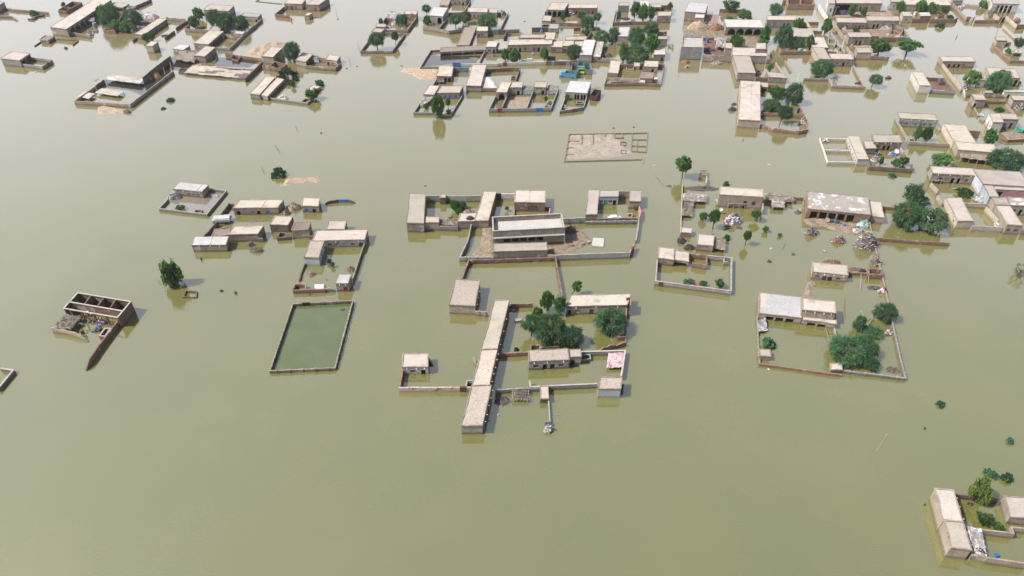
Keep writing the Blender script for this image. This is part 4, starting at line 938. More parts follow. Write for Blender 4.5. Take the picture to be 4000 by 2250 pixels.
stick('bare forked branch in the L-shaped compound water', (1215, 705), (1190, 655), .06, 'x', 0, .6)
heap('faint mud patch outside the red brick wall of the L-shaped compound', 1000, 875, 70, 10, 'hu', 24, mound=.2)
F('K')
H('house with white sheeted roof in the grey square compound, left centre', (248, 190), (610, 228), (690, 142), d=76, wall='mud', roof='tin', front='wb.52 wb.68 wg.84', sp='f4', seam=(.78,))
W('grey wall around the square compound of the white-sheeted house', [(180, 310), (68, 430), (668, 500), (912, 205), (700, 180)], d=33, wall='con', ref=(668, 500), cap=False)
sheet('courtyard_water', [(215, 330), (110, 440), (660, 500), (890, 225), (700, 200), (620, 300), (380, 280)], water_material('brownish_still_water', (.16, .14, .1), (.13, .115, .085), .03))
heap('white tarpaulin heap at the left of the white-sheeted house', 270, 300, 150, 75, 'fd', 60, size=.9)
T('ne', 338, 465, 125, 85, 'round bush inside the grey square compound')
W('small twin brick cubicle on the grey square compound wall', [(515, 482), (520, 448), (610, 452), (585, 488)], d=26, wall='brick', jag=.1)
heap('grey scrap pieces on the right side of the grey square compound', 800, 280, 60, 20, 'fd', 12, name='floating_debris', cat='debris')
H('long whitish house with four openings below the grey square compound', (1000, 435), (1562, 430), (1632, 328), d=80, wall='mud', roof='mud', front='d.1 we.42 d.55 Db.76', seam=(.62,), eave=False)
W('dark wall running down from the whitish four-opening house', [(1005, 375), (945, 370), (820, 535)], d=45, wall='dark', jag=.25)
W('dark wall with steel frame leaning on it, left centre', [(800, 590), (720, 680), (632, 775)], d=58, wall='dark', jag=.2)
heap('pile of brown planks and rubble right of the whitish house', 1770, 430, 210, 80, 'euh', 130, long=2.0)
heap('mud and grass rubble under the right end of the whitish house', 1650, 500, 160, 50, 'hxu', 90)
H('small house with blue shutter beside the plank pile', (1862, 405), (2075, 412), (2090, 310), d=76, wall='mud', roof='mud', front='Db.25 d.7', eave=False)
W('eroded brown wall with a bright blue gate, left centre', [(2150, 345), (2330, 322), (2440, 320), (2535, 335)], d=35, wall='dark', jag=.25, gates=[(2375, 322, 3.0, 'b')], fall=(.1, .15))
H('brown hut with red window near the roofless brick cubicle', (1460, 640), (1690, 648), (1752, 540), d=86, wall='dark', roof='mud', front='wr.35', eave=False)
H('hut with collapsed brown earth roof', (1735, 715), (1945, 705), (1975, 608), d=100, wall='mud', roof='brown', eave=False, rag=.12)
W('roofless brick cubicle left of the collapsed-roof hut', [[(1555, 800), (1585, 728), (1660, 735), (1668, 772), (1730, 775)], [(1555, 798), (1730, 785)]], d=40, wall='dark', ref=(1730, 785))
W('brick wall bit right of the collapsed-roof hut', [(1945, 775), (2010, 775)], d=40, wall='brick')
H('small flat-roofed room behind the grey-fronted L-shaped house', (2172, 705), (2400, 700), (2425, 590), h=2.4, wall='mud', roof='pink', eave=False)
H('mud house with damp walls, two-part row at left centre', (935, 770), (1310, 760), (1385, 655), d=88, wall='mud', roof='mud', seam=())
H('room with sagging mud roof in the damp two-part row', (725, 800), (930, 778), (972, 680), h=2.1, wall='dark', roof='brown', eave=False, rag=.2)
H('half white-roofed house at the near left of the damp row', (480, 900), (910, 895), (945, 790), d=82, wall='mud', roof='tin', seam=(.52,), sp='f3', front='')
W('broken wall end at the right of the damp row', [(1310, 800), (1372, 800)], d=55, wall='mud', jag=.5)
heap('brushwood and mud lump floating below the damp row', 1225, 900, 90, 60, 'xhe', 60, long=2)
heap('grass-topped mud raft with poles below the damp row', 1300, 965, 190, 60, 'xhe', 80, long=2.4, asp=.5)
frame('pale bed frame floating before the whitish house', [(1212, 600), (1215, 580), (1290, 578), (1285, 600)], .06, 'l', .1)
root = thing('covered_cart', 'cart under a white cover on the dark wall gap, left centre', 'cart', at((870, 600)))
g = at((870, 600)); m = MB(); m.cbox((g.x, g.y, 1.1), 5.2, 3.0, .8, .1); m.cbox((g.x + .2, g.y, 1.6), 4.4, 2.4, .3, .16); m.build('cover', C['f'], root)
for dx in (-1.6, 1.6):
    m = MB(); m.tube([(g.x + dx, g.y - 1.75, .35), (g.x + dx, g.y - 1.5, .35)], [.6, .6], 12); m.build('wheel', C['k'], root)
T('we', 265, 1425, 340, 400, 'lone drooping tree in open water at left centre', False, 30)
bank('sand_bank', [(1565, 150), (1620, 125), (1660, 60), (1760, 45), (1880, 40), (2080, 30), (2100, 90), (2060, 120), (1960, 90), (1880, 115), (1740, 125), (1680, 155)], .4, 'a')
stick('thin twig standing in water left of the drooping tree', (100, 1405), (25, 1305), .05, 'x', 0, .8)
F('P')
T('bu', 1090, 692, 64, 50, 'round green bush beside the sandbank, left centre')
T('bu', 667, 397, 34, 20, 'small bush afloat below the long collapsed compound')
F('L')
# brick house whose roof is gone
W('roofless brick house with pale ring beams, far left', [[(655, 460), (1320, 570), (1155, 770)], [(655, 460), (555, 575), (478, 655)], [(555, 575), (1222, 690)], [(825, 490), (735, 605)], [(990, 515), (900, 632)], [(1140, 540), (1055, 660)]], d=125, wall='brick', th=.25, ref=(1155, 770), name='brick_house', cat='house', jag=.03)
hb = height_of((1155, 770), 125)
shell = [o for o in COL.objects if o.get('label', '').startswith('roofless brick house with pale')][0]
m = MB()
for l in ([(478, 655), (655, 460), (1320, 570), (1155, 770)], [(563, 576), (1214, 689)]): wsec(m, [at(p, hb + .16) for p in l], hb + .16, .36, 0, len(l) == 4, z0=hb + .01)
m.build('ring_beam', COPE, shell)
m = MB()
for u in (.12, .33, .55, .78):
    p = at((478, 655), hb).lerp(at((1155, 770), hb), u); m.cbox((p.x, p.y, hb / 2 - .3), .4, .4, hb + .58)
m.build('columns', WALLS['brick'], shell)
W('long brick wall running toward the camera from the roofless brick house', [(1172, 800), (1075, 920), (1000, 1020), (905, 1145), (800, 1300), (735, 1385)], d=58, wall='brick', jag=.12, fall=(0, .12))
W('low tan wall below the thatched shed of the roofless brick house', [(322, 905), (500, 935), (600, 960), (770, 1020)], d=58, wall='tan', jag=.3, fall=(0, .35))
S('big thatched shed with planks beside the roofless brick house', (345, 905), (560, 925), (705, 760), d=55, m2='x', nx=2, strands=260, rag=.5)
W('small white-rimmed cubicle beside the long brick wall', [(930, 1002), (1002, 1012), (1066, 915), (1000, 912)], d=42, wall='brick', closed=True, cap=True)
heap('colourful bundles of clothes beside the roofless brick house', 960, 850, 120, 70, 'mfrb', 50, size=.6)
heap('grey handcart and pans near the white-rimmed cubicle', 900, 935, 120, 40, 'dvs', 24, size=.7)
heap('dark jute bundle floating beside the thatched shed', 835, 830, 90, 40, 'vhe', 20, size=.6)
heap('red-brown furniture under the ring beam', 800, 740, 150, 45, 'nuf', 30, size=.8)
drum('blue drum among the bundles of the roofless brick house', 915, 900, 48, 30, 'b')
drum('brown clay silo beside the thatched shed', 720, 975, 45, 65, 'u', 'clay_silo', 'silo')
heap('yellow jerrycan on the tan wall end', 762, 1015, 26, 30, 'y', 6, name='jerrycan', cat='can', size=.5)
W('tiny square brick ruin below the drooping tree', [(1985, 512), (2145, 512), (2150, 445), (2012, 440)], d=16, wall='dark', closed=True, jag=.3)
heap('dark driftwood afloat left of the walled green pond', 2465, 445, 30, 20, 'xv', 10, name='driftwood', cat='driftwood', long=2)
F('M'); heap('upright dark stump left of the walled green pond', 68, 860, 30, 40, 'xv', 12, name='driftwood', cat='driftwood', long=2)

# ============================================================ upper left
F('A')
H('long flat house with a shaded arcade along its right side, top left', (632, 345), (838, 372), (1400, 5), d=95, wall='mud', roof='pink', right='a9:.05-.95', sp='r9 f3', seam=())
W('brick ruin of roofless rooms above the arcade house', [[(728, 128), (834, 136), (1025, 30), (905, 18)], [(800, 92), (895, 92)]], d=42, wall='brick', closed=True)
W('mud wall before the arcade house courtyard', [(842, 398), (1095, 432), (1130, 440)], d=45, wall='mud', jag=.15)
F('A2')
W('brick wall with piers at the far top left', [(110, 195), (400, 235), (720, 255), (1000, 285), (1215, 305)], d=62, wall='mud', piers=True, jag=.15)
W('low wall fragment cut by the top left frame edge', [(-60, 390), (300, 405), (430, 475)], d=58, wall='mud', fall=(0, .2))
W('crooked brick wall fragment beside a bush at top left', [(692, 458), (830, 462), (930, 390), (1120, 362)], d=48, wall='dark', jag=.35)
H('dark house cut by the left frame edge, top left', (-420, 200), (-160, 230), (112, 65), d=150, wall='mud', roof='pink', eave=False)
H('small caved-in mud hut below the arcade house', (1000, 1008), (1215, 1032), (1372, 920), d=72, wall='mud', roof='brown', eave=False, rag=.25, right='o2')
W('thin wall line around the caved-in hut', [[(1440, 972), (1690, 990), (1965, 1012)], [(1965, 1018), (1825, 1125)]], d=26, wall='mud', jag=.1)
W('low dark wall left of the caved-in hut', [(1030, 1042), (862, 1150)], d=26, wall='dark')
heap('dark lump of driftwood below the caved-in hut', 1660, 1225, 110, 50, 'xv', 30, long=1.6, name='driftwood', cat='driftwood')
F('A')
T('bu', 428, 190, 110, 75, 'bush behind the crooked brick wall fragment')
T('bu', 2145, 1278, 120, 65, 'low bush floating right of the long collapsed compound')
T('bu', 2055, 1372, 70, 30, 'faint sprig floating below right of the long collapsed compound')
T('bu', 800, 68, 60, 48, 'bush at the brick ruin above the arcade house')
H('house with open dark bays and attached yard, standing alone at left', (9, 740), (247, 766), (378, 680), d=82, wall='con', roof='pink', right='o2:.08-.95', sp='r3', eave=False)
W('grey yard wall of the lone house at left', [(268, 800), (468, 826), (525, 836), (652, 752), (560, 740), (396, 722)], d=42, wall='con', gates=[(597, 790, 1.3, 'n')])
heap('small white bundle floating below the lone house at left', 450, 908, 55, 14, 'f', 8, name='floating_debris', cat='debris')
H('lone cube-shaped grey hut between the two left compounds', (1830, 580), (1920, 587), (1988, 532), d=85, wall='con', roof='pink', eave=False)
H('narrow two-step house right of the tree cluster, top left', (1695, 430), (1803, 447), (2098, 248), d=56, wall='mud', roof='mud', right='d.2 d.5', sp='r2')
W('short dark wall at the corner of the two-step house', [(1668, 508), (1718, 470)], d=26, wall='dark')
W('ruined mud wall behind the two-step house', [(2085, 218), (2200, 228), (2330, 240)], d=45, wall='mud', jag=.5)
W('dark leaning wall right of the two-step house', [(2210, 352), (2280, 300), (2368, 250)], d=36, wall='dark', jag=.15)
W('dark wall piece alone in water right of the two-step house', [(2070, 472), (2130, 428), (2192, 386)], d=34, wall='dark', jag=.3)
W('low mud fragment beside the dark wall piece', [(2025, 442), (2105, 432)], d=16, wall='mud', jag=.3)
W('brick pen below the tree cluster at top left', [(1300, 376), (1442, 386), (1400, 362), (1332, 360)], d=42, wall='brick', closed=True, jag=.3)
S('grey awning inside the arcade courtyard', (1060, 262), (1185, 268), (1190, 225), d=55, m2='d', nx=1)
drum('tall pale blue water tank in the arcade courtyard', 1200, 345, 46, 66, 'l', 'water_tank', 'tank')
heap('torn grey tarps at the end of the arcade courtyard wall', 1140, 440, 90, 50, 'df', 24, size=1.0)
heap('second torn tarp scrap right of the arcade courtyard', 1205, 400, 70, 25, 'df', 14, size=.9)
heap('pink and white laundry heap behind the tree cluster, top left', 1880, 225, 250, 70, 'fmdq', 130, size=.7)
heap('mud and straw spread behind the two-step house', 1830, 300, 220, 60, 'hx', 80, mound=.3)
H('low dark-fronted shed with pinkish roof at the top left', (1358, 80), (1545, 102), (1625, 56), d=45, wall='dark', roof='pink', front='o2', eave=False)
S('small dark thatched hut behind the tree cluster', (1585, 118), (1690, 120), (1712, 78), d=40, m2='v', nx=1)
S('fallen white and brown roof behind the tree cluster', (1560, 168), (1690, 172), (1780, 130), d=26, roof='f', m2='e', nx=1)
W('long dark wall going off the top edge at top left', [(1650, 92), (1760, 50), (1900, -12)], d=38, wall='dark')
T('ne', 1310, 235, 150, 165, 'bright leafy tree at the left of the tree cluster, top left')
T('ac', 1425, 345, 260, 270, 'big grey-green tree in the middle of the tree cluster, top left')
T('ac', 1690, 335, 240, 200, 'right-hand tree of the cluster, top left')
T('ne', 1485, 400, 200, 150, 'lower front tree of the cluster, top left')
T('ne', 1605, 405, 200, 140, 'small front tree beside the brick pen')
T('ov', 1848, 528, 85, 110, 'left of twin small trees before the two-step house')
T('ov', 1926, 518, 92, 122, 'right of twin small trees before the two-step house')
# the long collapsed compound
W('long outer wall of the collapsed compound at left', [[(1192, 1085), (935, 1268), (1632, 1310), (2178, 890)]], d=48, wall='mud', ref=(1632, 1310), jag=.1)
W('dark rear wall of the collapsed compound at left', [[(1790, 975), (1942, 850), (2140, 702)]], d=85, wall='dark', ref=(1942, 850), jag=.2)
W('short dark wall behind the white-sheeted shed', [(1200, 1076), (1305, 1000)], d=48, wall='dark', jag=.2)
S('long open shed, half white sheet and half mud, collapsed compound', (1312, 995), (1748, 1052), (1835, 985), d=42, roof='mud', m2='f', nx=4, sag=.15)
S('lower open shed with tan mud roof, collapsed compound', (1190, 1165), (1478, 1207), (1562, 1152), d=34, roof='mud', nx=3, sag=.12, strands=40)
S('left open shed with white mud roof, collapsed compound', (975, 1215), (1118, 1242), (1198, 1178), d=34, roof='pink', nx=2, sag=.12, strands=20)
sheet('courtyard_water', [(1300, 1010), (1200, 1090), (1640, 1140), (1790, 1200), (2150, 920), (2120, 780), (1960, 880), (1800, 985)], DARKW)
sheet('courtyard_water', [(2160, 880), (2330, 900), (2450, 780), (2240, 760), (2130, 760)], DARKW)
bank('sand_bank', [(1225, 1348), (1310, 1325), (1500, 1365), (1610, 1380), (1560, 1415), (1450, 1440), (1230, 1449)], .3, 'a')
heap('smooth brown earth mound inside the collapsed compound', 1860, 1000, 150, 70, 'h', 40)
heap('reddish brick heap inside the collapsed compound', 1980, 985, 150, 80, 'zah', 100)
heap('dark log bundle on the sandbank below the collapsed compound', 1600, 1415, 110, 45, 'xn', 24, long=3, name='log_bundle', cat='logs')
bank('sand_bank', [(1160, 1020), (1200, 985), (1248, 985), (1245, 1005), (1190, 1032)], .4, 'h')
stick('brick post standing in the dark compound water, left one', (2080, 950), (2055, 850), .3, 'u', -.3, 2.3, 'brick_post', 'post')
stick('brick post standing in the dark compound water, right one', (2165, 885), (2140, 785), .3, 'u', -.3, 2.3, 'brick_post', 'post')
m = MB(); a, b = at((1960, 885), .6), at((2150, 745), .6); dv = Vector((.25, .4, .9))
m.tube([a, b], .1, 5); m.tube([a + dv, b + dv], .1, 5)
for k in range(9): m.tube([a.lerp(b, k / 8), a.lerp(b, k / 8) + dv], .08, 5)
tag(m.build('steel_ladder', C['s']), 'long grey ladder leaning along the dark rear wall', 'ladder')
H('small white-topped hut standing on the collapsed thatch, upper left', (2172, 615), (2305, 634), (2388, 580), d=62, wall='mud', roof='tin', eave=False)
S('wide sagging thatch with drooping edge, collapsed compound', (2150, 735), (2445, 785), (2500, 655), d=48, m2='x', nx=3, strands=300, rag=.7, sag=.6)
W('low grey box kerb in the dark compound water', [(2250, 885), (2330, 885), (2350, 862), (2270, 860)], d=14, wall='con', closed=True, th=.25)
F('B')
H('hut at the left of the flooded rubble yard, with damp walls', (185, 702), (322, 716), (458, 600), d=76, wall='mud', roof='pink', right='we.3 d.65', sp='r4')
H('hut with grey shaded side at the right of the flooded rubble yard', (1035, 712), (1182, 724), (1302, 605), d=92, wall='mud', roof='mud', right='d.35 wl.65', sp='r4')
W('low brick wall along the front of the collapsed roof', [(-10, 905), (110, 918), (825, 990)], d=18, wall='dark', jag=.12)
W('dark brick wall at the right end of the flooded rubble yard', [(825, 985), (940, 880), (1045, 772)], d=52, wall='dark', jag=.15)
W('brick wall at the back of the flooded rubble yard', [(1030, 735), (800, 705), (690, 690)], d=40, wall='brick', jag=.15)
S('long collapsed mud and thatch roof lying over the rubble yard front', (60, 915), (822, 985), (930, 880), d=26, roof='mud', m2='x', nx=5, strands=320, rag=.5, sag=.45, posts=False)
heap('earth slope under the damp-walled hut', 260, 850, 260, 60, 'ahx', 120)
heap('blue-black sheets on the collapsed roof edge', 720, 890, 330, 30, 'vbxf', 70, asp=.15, z=.6, long=2)
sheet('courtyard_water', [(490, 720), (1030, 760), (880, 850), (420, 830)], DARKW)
W('brick doorway ruin behind the flooded rubble yard', [(575, 665), (680, 680), (660, 720)], d=45, wall='brick', jag=.3)
W('small brick box in the flooded rubble yard', [(660, 735), (735, 755), (780, 705), (700, 692)], d=28, wall='brick', closed=True)
bank('sand_bank', [(830, 690), (880, 630), (960, 580), (1150, 515), (1330, 540), (1345, 600), (1300, 620), (1035, 725), (880, 705)], 1.1, 'a')
W('roofless orange mud room below the sandy mound', [(1128, 832), (1278, 852), (1352, 800), (1205, 772)], d=60, wall='brick', closed=True, jag=.35)
W('mud wall with leaning door below the sandy mound', [(1045, 822), (1125, 832)], d=52, wall='tan', gates=[(1068, 824, 1.0, 'u')])
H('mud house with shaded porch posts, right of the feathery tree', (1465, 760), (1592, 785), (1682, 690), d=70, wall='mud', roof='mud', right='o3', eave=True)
W('crumbling low wall before the shaded porch house', [(1590, 822), (1800, 845), (1962, 856), (2032, 790)], d=42, wall='mud', jag=.25)
H('small square hut with door and window at the right of the porch house', (1840, 752), (1985, 772), (2027, 712), d=66, wall='mud', roof='pink', front='d.2 we.62', eave=False)
S('little white awning between porch house and square hut', (1662, 740), (1740, 748), (1758, 705), d=45, roof='f', m2='d', nx=1)
W('brick wall behind the little white awning', [(1752, 722), (1850, 738)], d=55, wall='brick')
H('long roof slab, rear half of the veranda house with a white heap', (890, 1182), (1012, 1197), (1207, 980), d=60, wall='con', roof='mud', eave=False)
H('front veranda half with many posts beside a white heap', (1017, 1197), (1110, 1220), (1322, 1005), d=50, wall='con', roof='mud', right='o8', eave=False)
W('pale wall along the near side of the many-post veranda yard', [(1110, 1226), (1240, 1242), (1610, 1292), (1662, 1246)], d=30, wall='con', jag=.1)
heap('white plastic heap on the wall of the many-post veranda yard', 1310, 1245, 130, 50, 'f', 40, size=.8, long=1.5)
W('little brick box at the corner of the many-post veranda yard', [(1535, 1277), (1605, 1290), (1655, 1246), (1590, 1238)], d=24, wall='brick', closed=True)
H('small mud hut hidden by a tree at the veranda yard corner', (1600, 1130), (1700, 1146), (1778, 1095), d=36, wall='mud', roof='mud', eave=False)
T('ac', 1440, 765, 220, 225, 'feathery tree between the sandy mound and the porch house')
T('ne', 1280, 788, 85, 80, 'small bright tree by the hut with grey shaded side')
T('bu', 1372, 1010, 300, 190, 'wide dark bush in water below the roofless orange room')
T('bu', 1765, 1082, 145, 100, 'round bush in water behind the small mud hut')
T('ne', 1436, 1098, 75, 82, 'small round tree in the many-post veranda yard')
T('ne', 1383, 1078, 46, 46, 'tiny round tree next to the small round tree')
T('ne', 1690, 1265, 205, 165, 'leafy tree over the corner of the many-post veranda yard')
H('flat-roofed house behind the courtyard trees, upper left centre', (305, 128), (622, 145), (690, 78), d=75, wall='con', roof='mud', front='d.18 d.4', eave=False)
H('flat house with damp wall at the far end of the tree courtyard', (765, 206), (985, 223), (1036, 182), d=58, wall='mud', roof='pink', front='we.58 d.9', eave=False)
H('long house with five arched-looking bays in the tree courtyard', (180, 547), (368, 563), (562, 400), d=66, wall='con', roof='mud', right='o5:.06-.85', front='wk.15', eave=False)
H('room with mud roof behind the five-bay house', (372, 390), (505, 396), (556, 342), d=50, wall='dark', roof='mud', eave=False)
H('small pale-roofed room by the tree courtyard side wall', (685, 426), (800, 436), (832, 404), d=42, wall='mud', roof='pink', eave=False)
W('long side wall of the tree courtyard, upper left centre', [(470, 592), (634, 604), (830, 415), (1036, 236)], d=38, wall='con', ref=(634, 604), gates=[(645, 594, 1.2, 'b')])
W('mud wall at the left of the tree courtyard', [(125, 310), (70, 355), (372, 378)], d=45, wall='mud', ref=(70, 355))
W('inner wall of the tree courtyard', [(575, 435), (702, 466)], d=38, wall='mud')
T('ac', 470, 325, 205, 190, 'left feathery tree of the tree courtyard')
T('ac', 612, 395, 210, 225, 'middle feathery tree of the tree courtyard')
T('ac', 790, 392, 210, 185, 'right feathery tree of the tree courtyard')
T('ov', 200, 362, 150, 165, 'nearer dense dark tree at the left of the tree courtyard')
T('ov', 255, 250, 150, 150, 'farther dense dark tree at the left of the tree courtyard')
H('house with one red and one black door at the top edge, left centre', (1320, 48), (1545, 56), (1590, 0), d=72, wall='mud', roof='mud', front='wk.15 Dk.4 Dr.62', eave=False)
H('house with one red door and a dark side wall at the top edge', (1592, 62), (1755, 66), (1885, -22), d=80, wall='mud', roof='pink', front='Dr.7', eave=False)
W('broken brick wall before the two red-door houses', [(1322, 82), (1205, 176), (1385, 196), (1410, 225)], d=40, wall='brick', ref=(1205, 176), jag=.15)
H('tiny tan hut standing in water before the red-door houses', (1572, 196), (1632, 199), (1677, 168), d=52, wall='tan', roof='mud', eave=False)
W('low foundation outline at the top edge, left centre', [(1020, -20), (962, 12), (1290, 46)], d=8, wall='con')
stick('thin bare pole standing in water at upper left centre', (2000, 270), (1962, 100), .06, 'x', 0, .4)

# ============================================================ top centre left
F('C')
H('pink brick house with magenta cloth on its roof', (735, 182), (890, 186), (906, 142), d=76, wall='brick', roof='pink', eave=False)
heap('magenta cloth spread on the pink brick house roof', 835, 178, 45, 25, 'm', 10, size=.8, z=3.0, name='magenta_cloth', cat='cloth', mound=.2)
S('white-sheeted shed at the left of the magenta-cloth house', (500, 225), (622, 236), (662, 148), d=58, roof='f', m2='d', nx=2)
W('boundary wall of the magenta-cloth compound', [(908, 190), (778, 372), (500, 376)], d=42, wall='mud', ref=(778, 372))
W('dark wall at the left of the magenta-cloth compound', [(478, 260), (500, 225), (620, 240)], d=55, wall='dark')
H('low tan room at the left of the magenta-cloth compound', (378, 340), (500, 345), (507, 308), d=40, wall='mud', roof='mud', eave=False)
H('pale-roofed room at the corner of the two-tree enclosure', (325, 402), (447, 412), (492, 370), d=52, wall='mud', roof='pink', eave=False)
W('brick wall around the two-tree enclosure', [(335, 452), (188, 640), (588, 638), (748, 416), (500, 405)], d=34, wall='mud', ref=(188, 640), jag=.12)
T('ac', 402, 632, 205, 205, 'spreading feathery tree in the two-tree enclosure', True)
T('ov', 632, 565, 95, 170, 'upright dense tree in the two-tree enclosure', True)
T('ac', 712, 322, 150, 140, 'feathery tree in the magenta-cloth compound')
T('ov', 446, 308, 70, 78, 'small dense tree left of the magenta-cloth compound')
heap('white sacks and rags in the magenta-cloth compound', 615, 310, 110, 60, 'fdm', 50, size=.6)
heap('brown mud oven heap in the magenta-cloth compound', 740, 360, 90, 35, 'hu', 40)
heap('small furniture afloat in the magenta-cloth compound', 545, 345, 90, 24, 'fvn', 16)
H('thatch-edged shed at the top edge left of the three-window house', (1180, 70), (1290, 74), (1328, -8), d=36, wall='mud', roof='straw', eave=False, rag=.2)
H('three-window house cut by the top edge, left centre', (1328, 2), (1515, 8), (1575, -60), d=62, wall='con', roof='mud', front='wk.25 wk.55 d.8', eave=False)
W('mud wall before the three-window house', [(1572, 2), (1490, 152), (1290, 158)], d=36, wall='mud', ref=(1490, 152))
H('tall house with a white sheet roof and arched glass door', (1040, 196), (1222, 210), (1286, 103), d=96, wall='con', roof='tin', front='a1:.58-.95', eave=False)
W('wall in front of the white-roofed tall house', [(985, 300), (975, 330), (1150, 358), (1300, 385), (1480, 362)], d=48, wall='mud', jag=.2)
W('pale side wall of the white-roofed tall house', [(1172, 352), (1290, 205)], d=40, wall='con')
T('ov', 1028, 318, 105, 122, 'dense tree at the corner of the white-roofed tall house')
T('ac', 1022, 192, 115, 128, 'umbrella-shaped tree behind the white-roofed tall house', True)
H('house with two red doors in the row of pale roofs', (1530, 154), (1780, 160), (1790, 107), d=80, wall='con', roof='mud', front='Dr.36 Dr.56', seam=(.5,), eave=False, sp='f4')
H('brown room with blue shutter at the right of the two-red-door house', (1782, 162), (1905, 166), (1920, 112), d=60, wall='mud', roof='mud', front='wb.7', eave=False)
W('mud wall at the right of the two-red-door yard', [(2045, 152), (1945, 362), (1795, 378)], d=42, wall='mud', ref=(1945, 362))
heap('grey tarps thrown over the right end of the two-red-door yard', 1970, 190, 120, 70, 'dvx', 50, size=.8)
T('ac', 1385, 362, 170, 175, 'feathery tree left of the yellowish tree', True)
T('yl', 1510, 305, 185, 160, 'yellowish wispy tree before the two-red-door house')
T('ac', 1775, 372, 240, 190, 'large feathery tree in front of the brown blue-shuttered room')
heap('white rags before the two-red-door house', 1700, 235, 70, 36, 'f', 20, size=.6)
H('long thatched house lying toward the camera, top centre', (1395, 577), (1555, 572), (1645, 345), d=38, wall='mud', roof='straw', right='o3:.1-.8', eave=False, rag=.2)
H('house with one red door behind the long thatched house', (1645, 394), (1788, 394), (1790, 340), d=80, wall='con', roof='pink', front='Dr.2 wn.5', eave=False, sp='f2')
W('dark brick wall behind the grey shining yard', [(1790, 380), (2035, 372), (1990, 470)], d=60, wall='dark', gates=[(1885, 377, 3.0, 's')])
H('long tan shed with four dark bays above the black pool', (1190, 662), (1755, 632), (1757, 574), d=46, wall='con', roof='straw', front='o4:.0-1', eave=False, rag=.15)
W('wall around the black-water courtyard', [(1190, 624), (1070, 630), (938, 842), (1200, 838), (1345, 822)], d=30, wall='mud', ref=(938, 842))
W('pale wall at the right of the black-water courtyard', [(1748, 648), (1690, 762)], d=34, wall='con')
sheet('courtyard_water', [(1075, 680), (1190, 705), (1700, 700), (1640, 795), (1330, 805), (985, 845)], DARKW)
heap('rusty leaves floating in the black-water courtyard', 1610, 735, 150, 20, 'zh', 60, mound=.1)
H('small house with white sheet roof at the end of the four-bay shed', (1760, 592), (1892, 594), (1920, 524), d=82, wall='con', roof='tin', front='w.36 d.8', eave=False)
S('porch roof between the white-sheet house and the long terrace', (1898, 616), (2035, 618), (2060, 522), d=58, roof='mud', nx=2, strands=10, sag=.1)
H('long terrace with seven openings and damp eaves, top centre', (2040, 572), (2594, 560), (2602, 492), d=88, wall='mud', roof='mud', front='wn.07 d.16 d.28 wn.4 Db.6 d.7 d.86', sp='f8')
W('brick yard wall behind the long terrace', [(2040, 372), (2190, 366), (2200, 400)], d=45, wall='con')
W('white wall along the near side of the long terrace yard', [(1440, 805), (1700, 800), (1910, 797), (1940, 790), (2180, 782), (2576, 772)], d=44, wall='white', jag=.12, gates=[(2003, 787, 1.8, 'r')], ref=(2180, 782))
W('blue double gate between brick pillars by the black-water courtyard', [(1342, 788), (1442, 788)], d=62, wall='brick', gates=[(1393, 788, 3.0, 'b')])
T('ov', 2010, 765, 115, 158, 'left dense tree in the long terrace yard')
T('ov', 2128, 795, 145, 178, 'middle dense tree in the long terrace yard')
T('ov', 2498, 768, 118, 172, 'right dense tree in the long terrace yard')
bed('white bed standing in the long terrace yard', 2315, 760, 70, 'f', .7, 0)
bed('small dark bed before the white-sheet house', 1872, 705, 42, 'v', .5, .1)
heap('white sheets on the wall left of the white bed', 2245, 770, 110, 20, 'f', 20, size=.8)
dish('grey satellite dish before the long terrace', 2352, 668, 36, 's')
H('square house with open porch by the pale sand spit, top centre', (1145, 960), (1332, 965), (1357, 840), d=72, wall='mud', roof='mud', front='o2:.45-.98', sp='f3')
S('grey stick awning in front of the sand-spit porch house', (1140, 1030), (1235, 1035), (1260, 985), d=26, m2='x', nx=1)
W('dark wall below the sand-spit porch house', [(1150, 990), (1092, 1085)], d=34, wall='dark')
bank('sand_bank', [(680, 905), (730, 860), (950, 850), (1180, 868), (1160, 960), (1095, 1000), (930, 1000), (830, 940)], .3, 'a')
W('brick wall with a sky blue gate, top centre', [(1355, 852), (1460, 852), (1622, 850)], d=58, wall='mud', gates=[(1483, 852, 2.3, 'c')])
H('tiny hut with sky blue door beside the sky blue gate', (1550, 888), (1606, 892), (1622, 850), d=52, wall='white', roof='pink', front='Dc.5', eave=False)
H('long flat block with whitish roof toward the camera, top centre', (1515, 1082), (1702, 1086), (1772, 822), d=76, wall='con', roof='pink', seam=(), sp='r5', eave=False)
S('crumpled white mat awning at the right of the long flat block', (1702, 1108), (1908, 1106), (1820, 972), d=48, roof='mud', m2='f', nx=2, rag=.4)
W('wall below the crumpled white awning', [(1702, 1112), (1905, 1110)], d=44, wall='mud')
W('brick wall around the yard right of the crumpled awning', [(1772, 872), (1900, 862), (2120, 852), (2195, 856), (2130, 1030)], d=46, wall='brick', ref=(2120, 852), jag=.1)
heap('pink and grey load on the brick wall of the awning yard', 1938, 890, 65, 50, 'qd', 20, size=.7)
W('small dark box at the yard wall near the trucks', [(2085, 985), (2138, 985), (2140, 960), (2088, 962)], d=20, wall='dark', closed=True)
H('pale-roofed room at the left of the violet-door yard', (978, 1190), (1112, 1197), (1183, 1086), d=60, wall='mud', roof='pink', eave=False)
H('house with two violet doors, top centre', (1148, 1177), (1432, 1172), (1481, 1085), d=72, wall='con', roof='pink', front='Dp.35 Dp.58 wk.83')
S('broken thatch in the corner of the violet-door yard', (930, 1292), (1030, 1302), (1110, 1212), d=34, m2='f', nx=1)
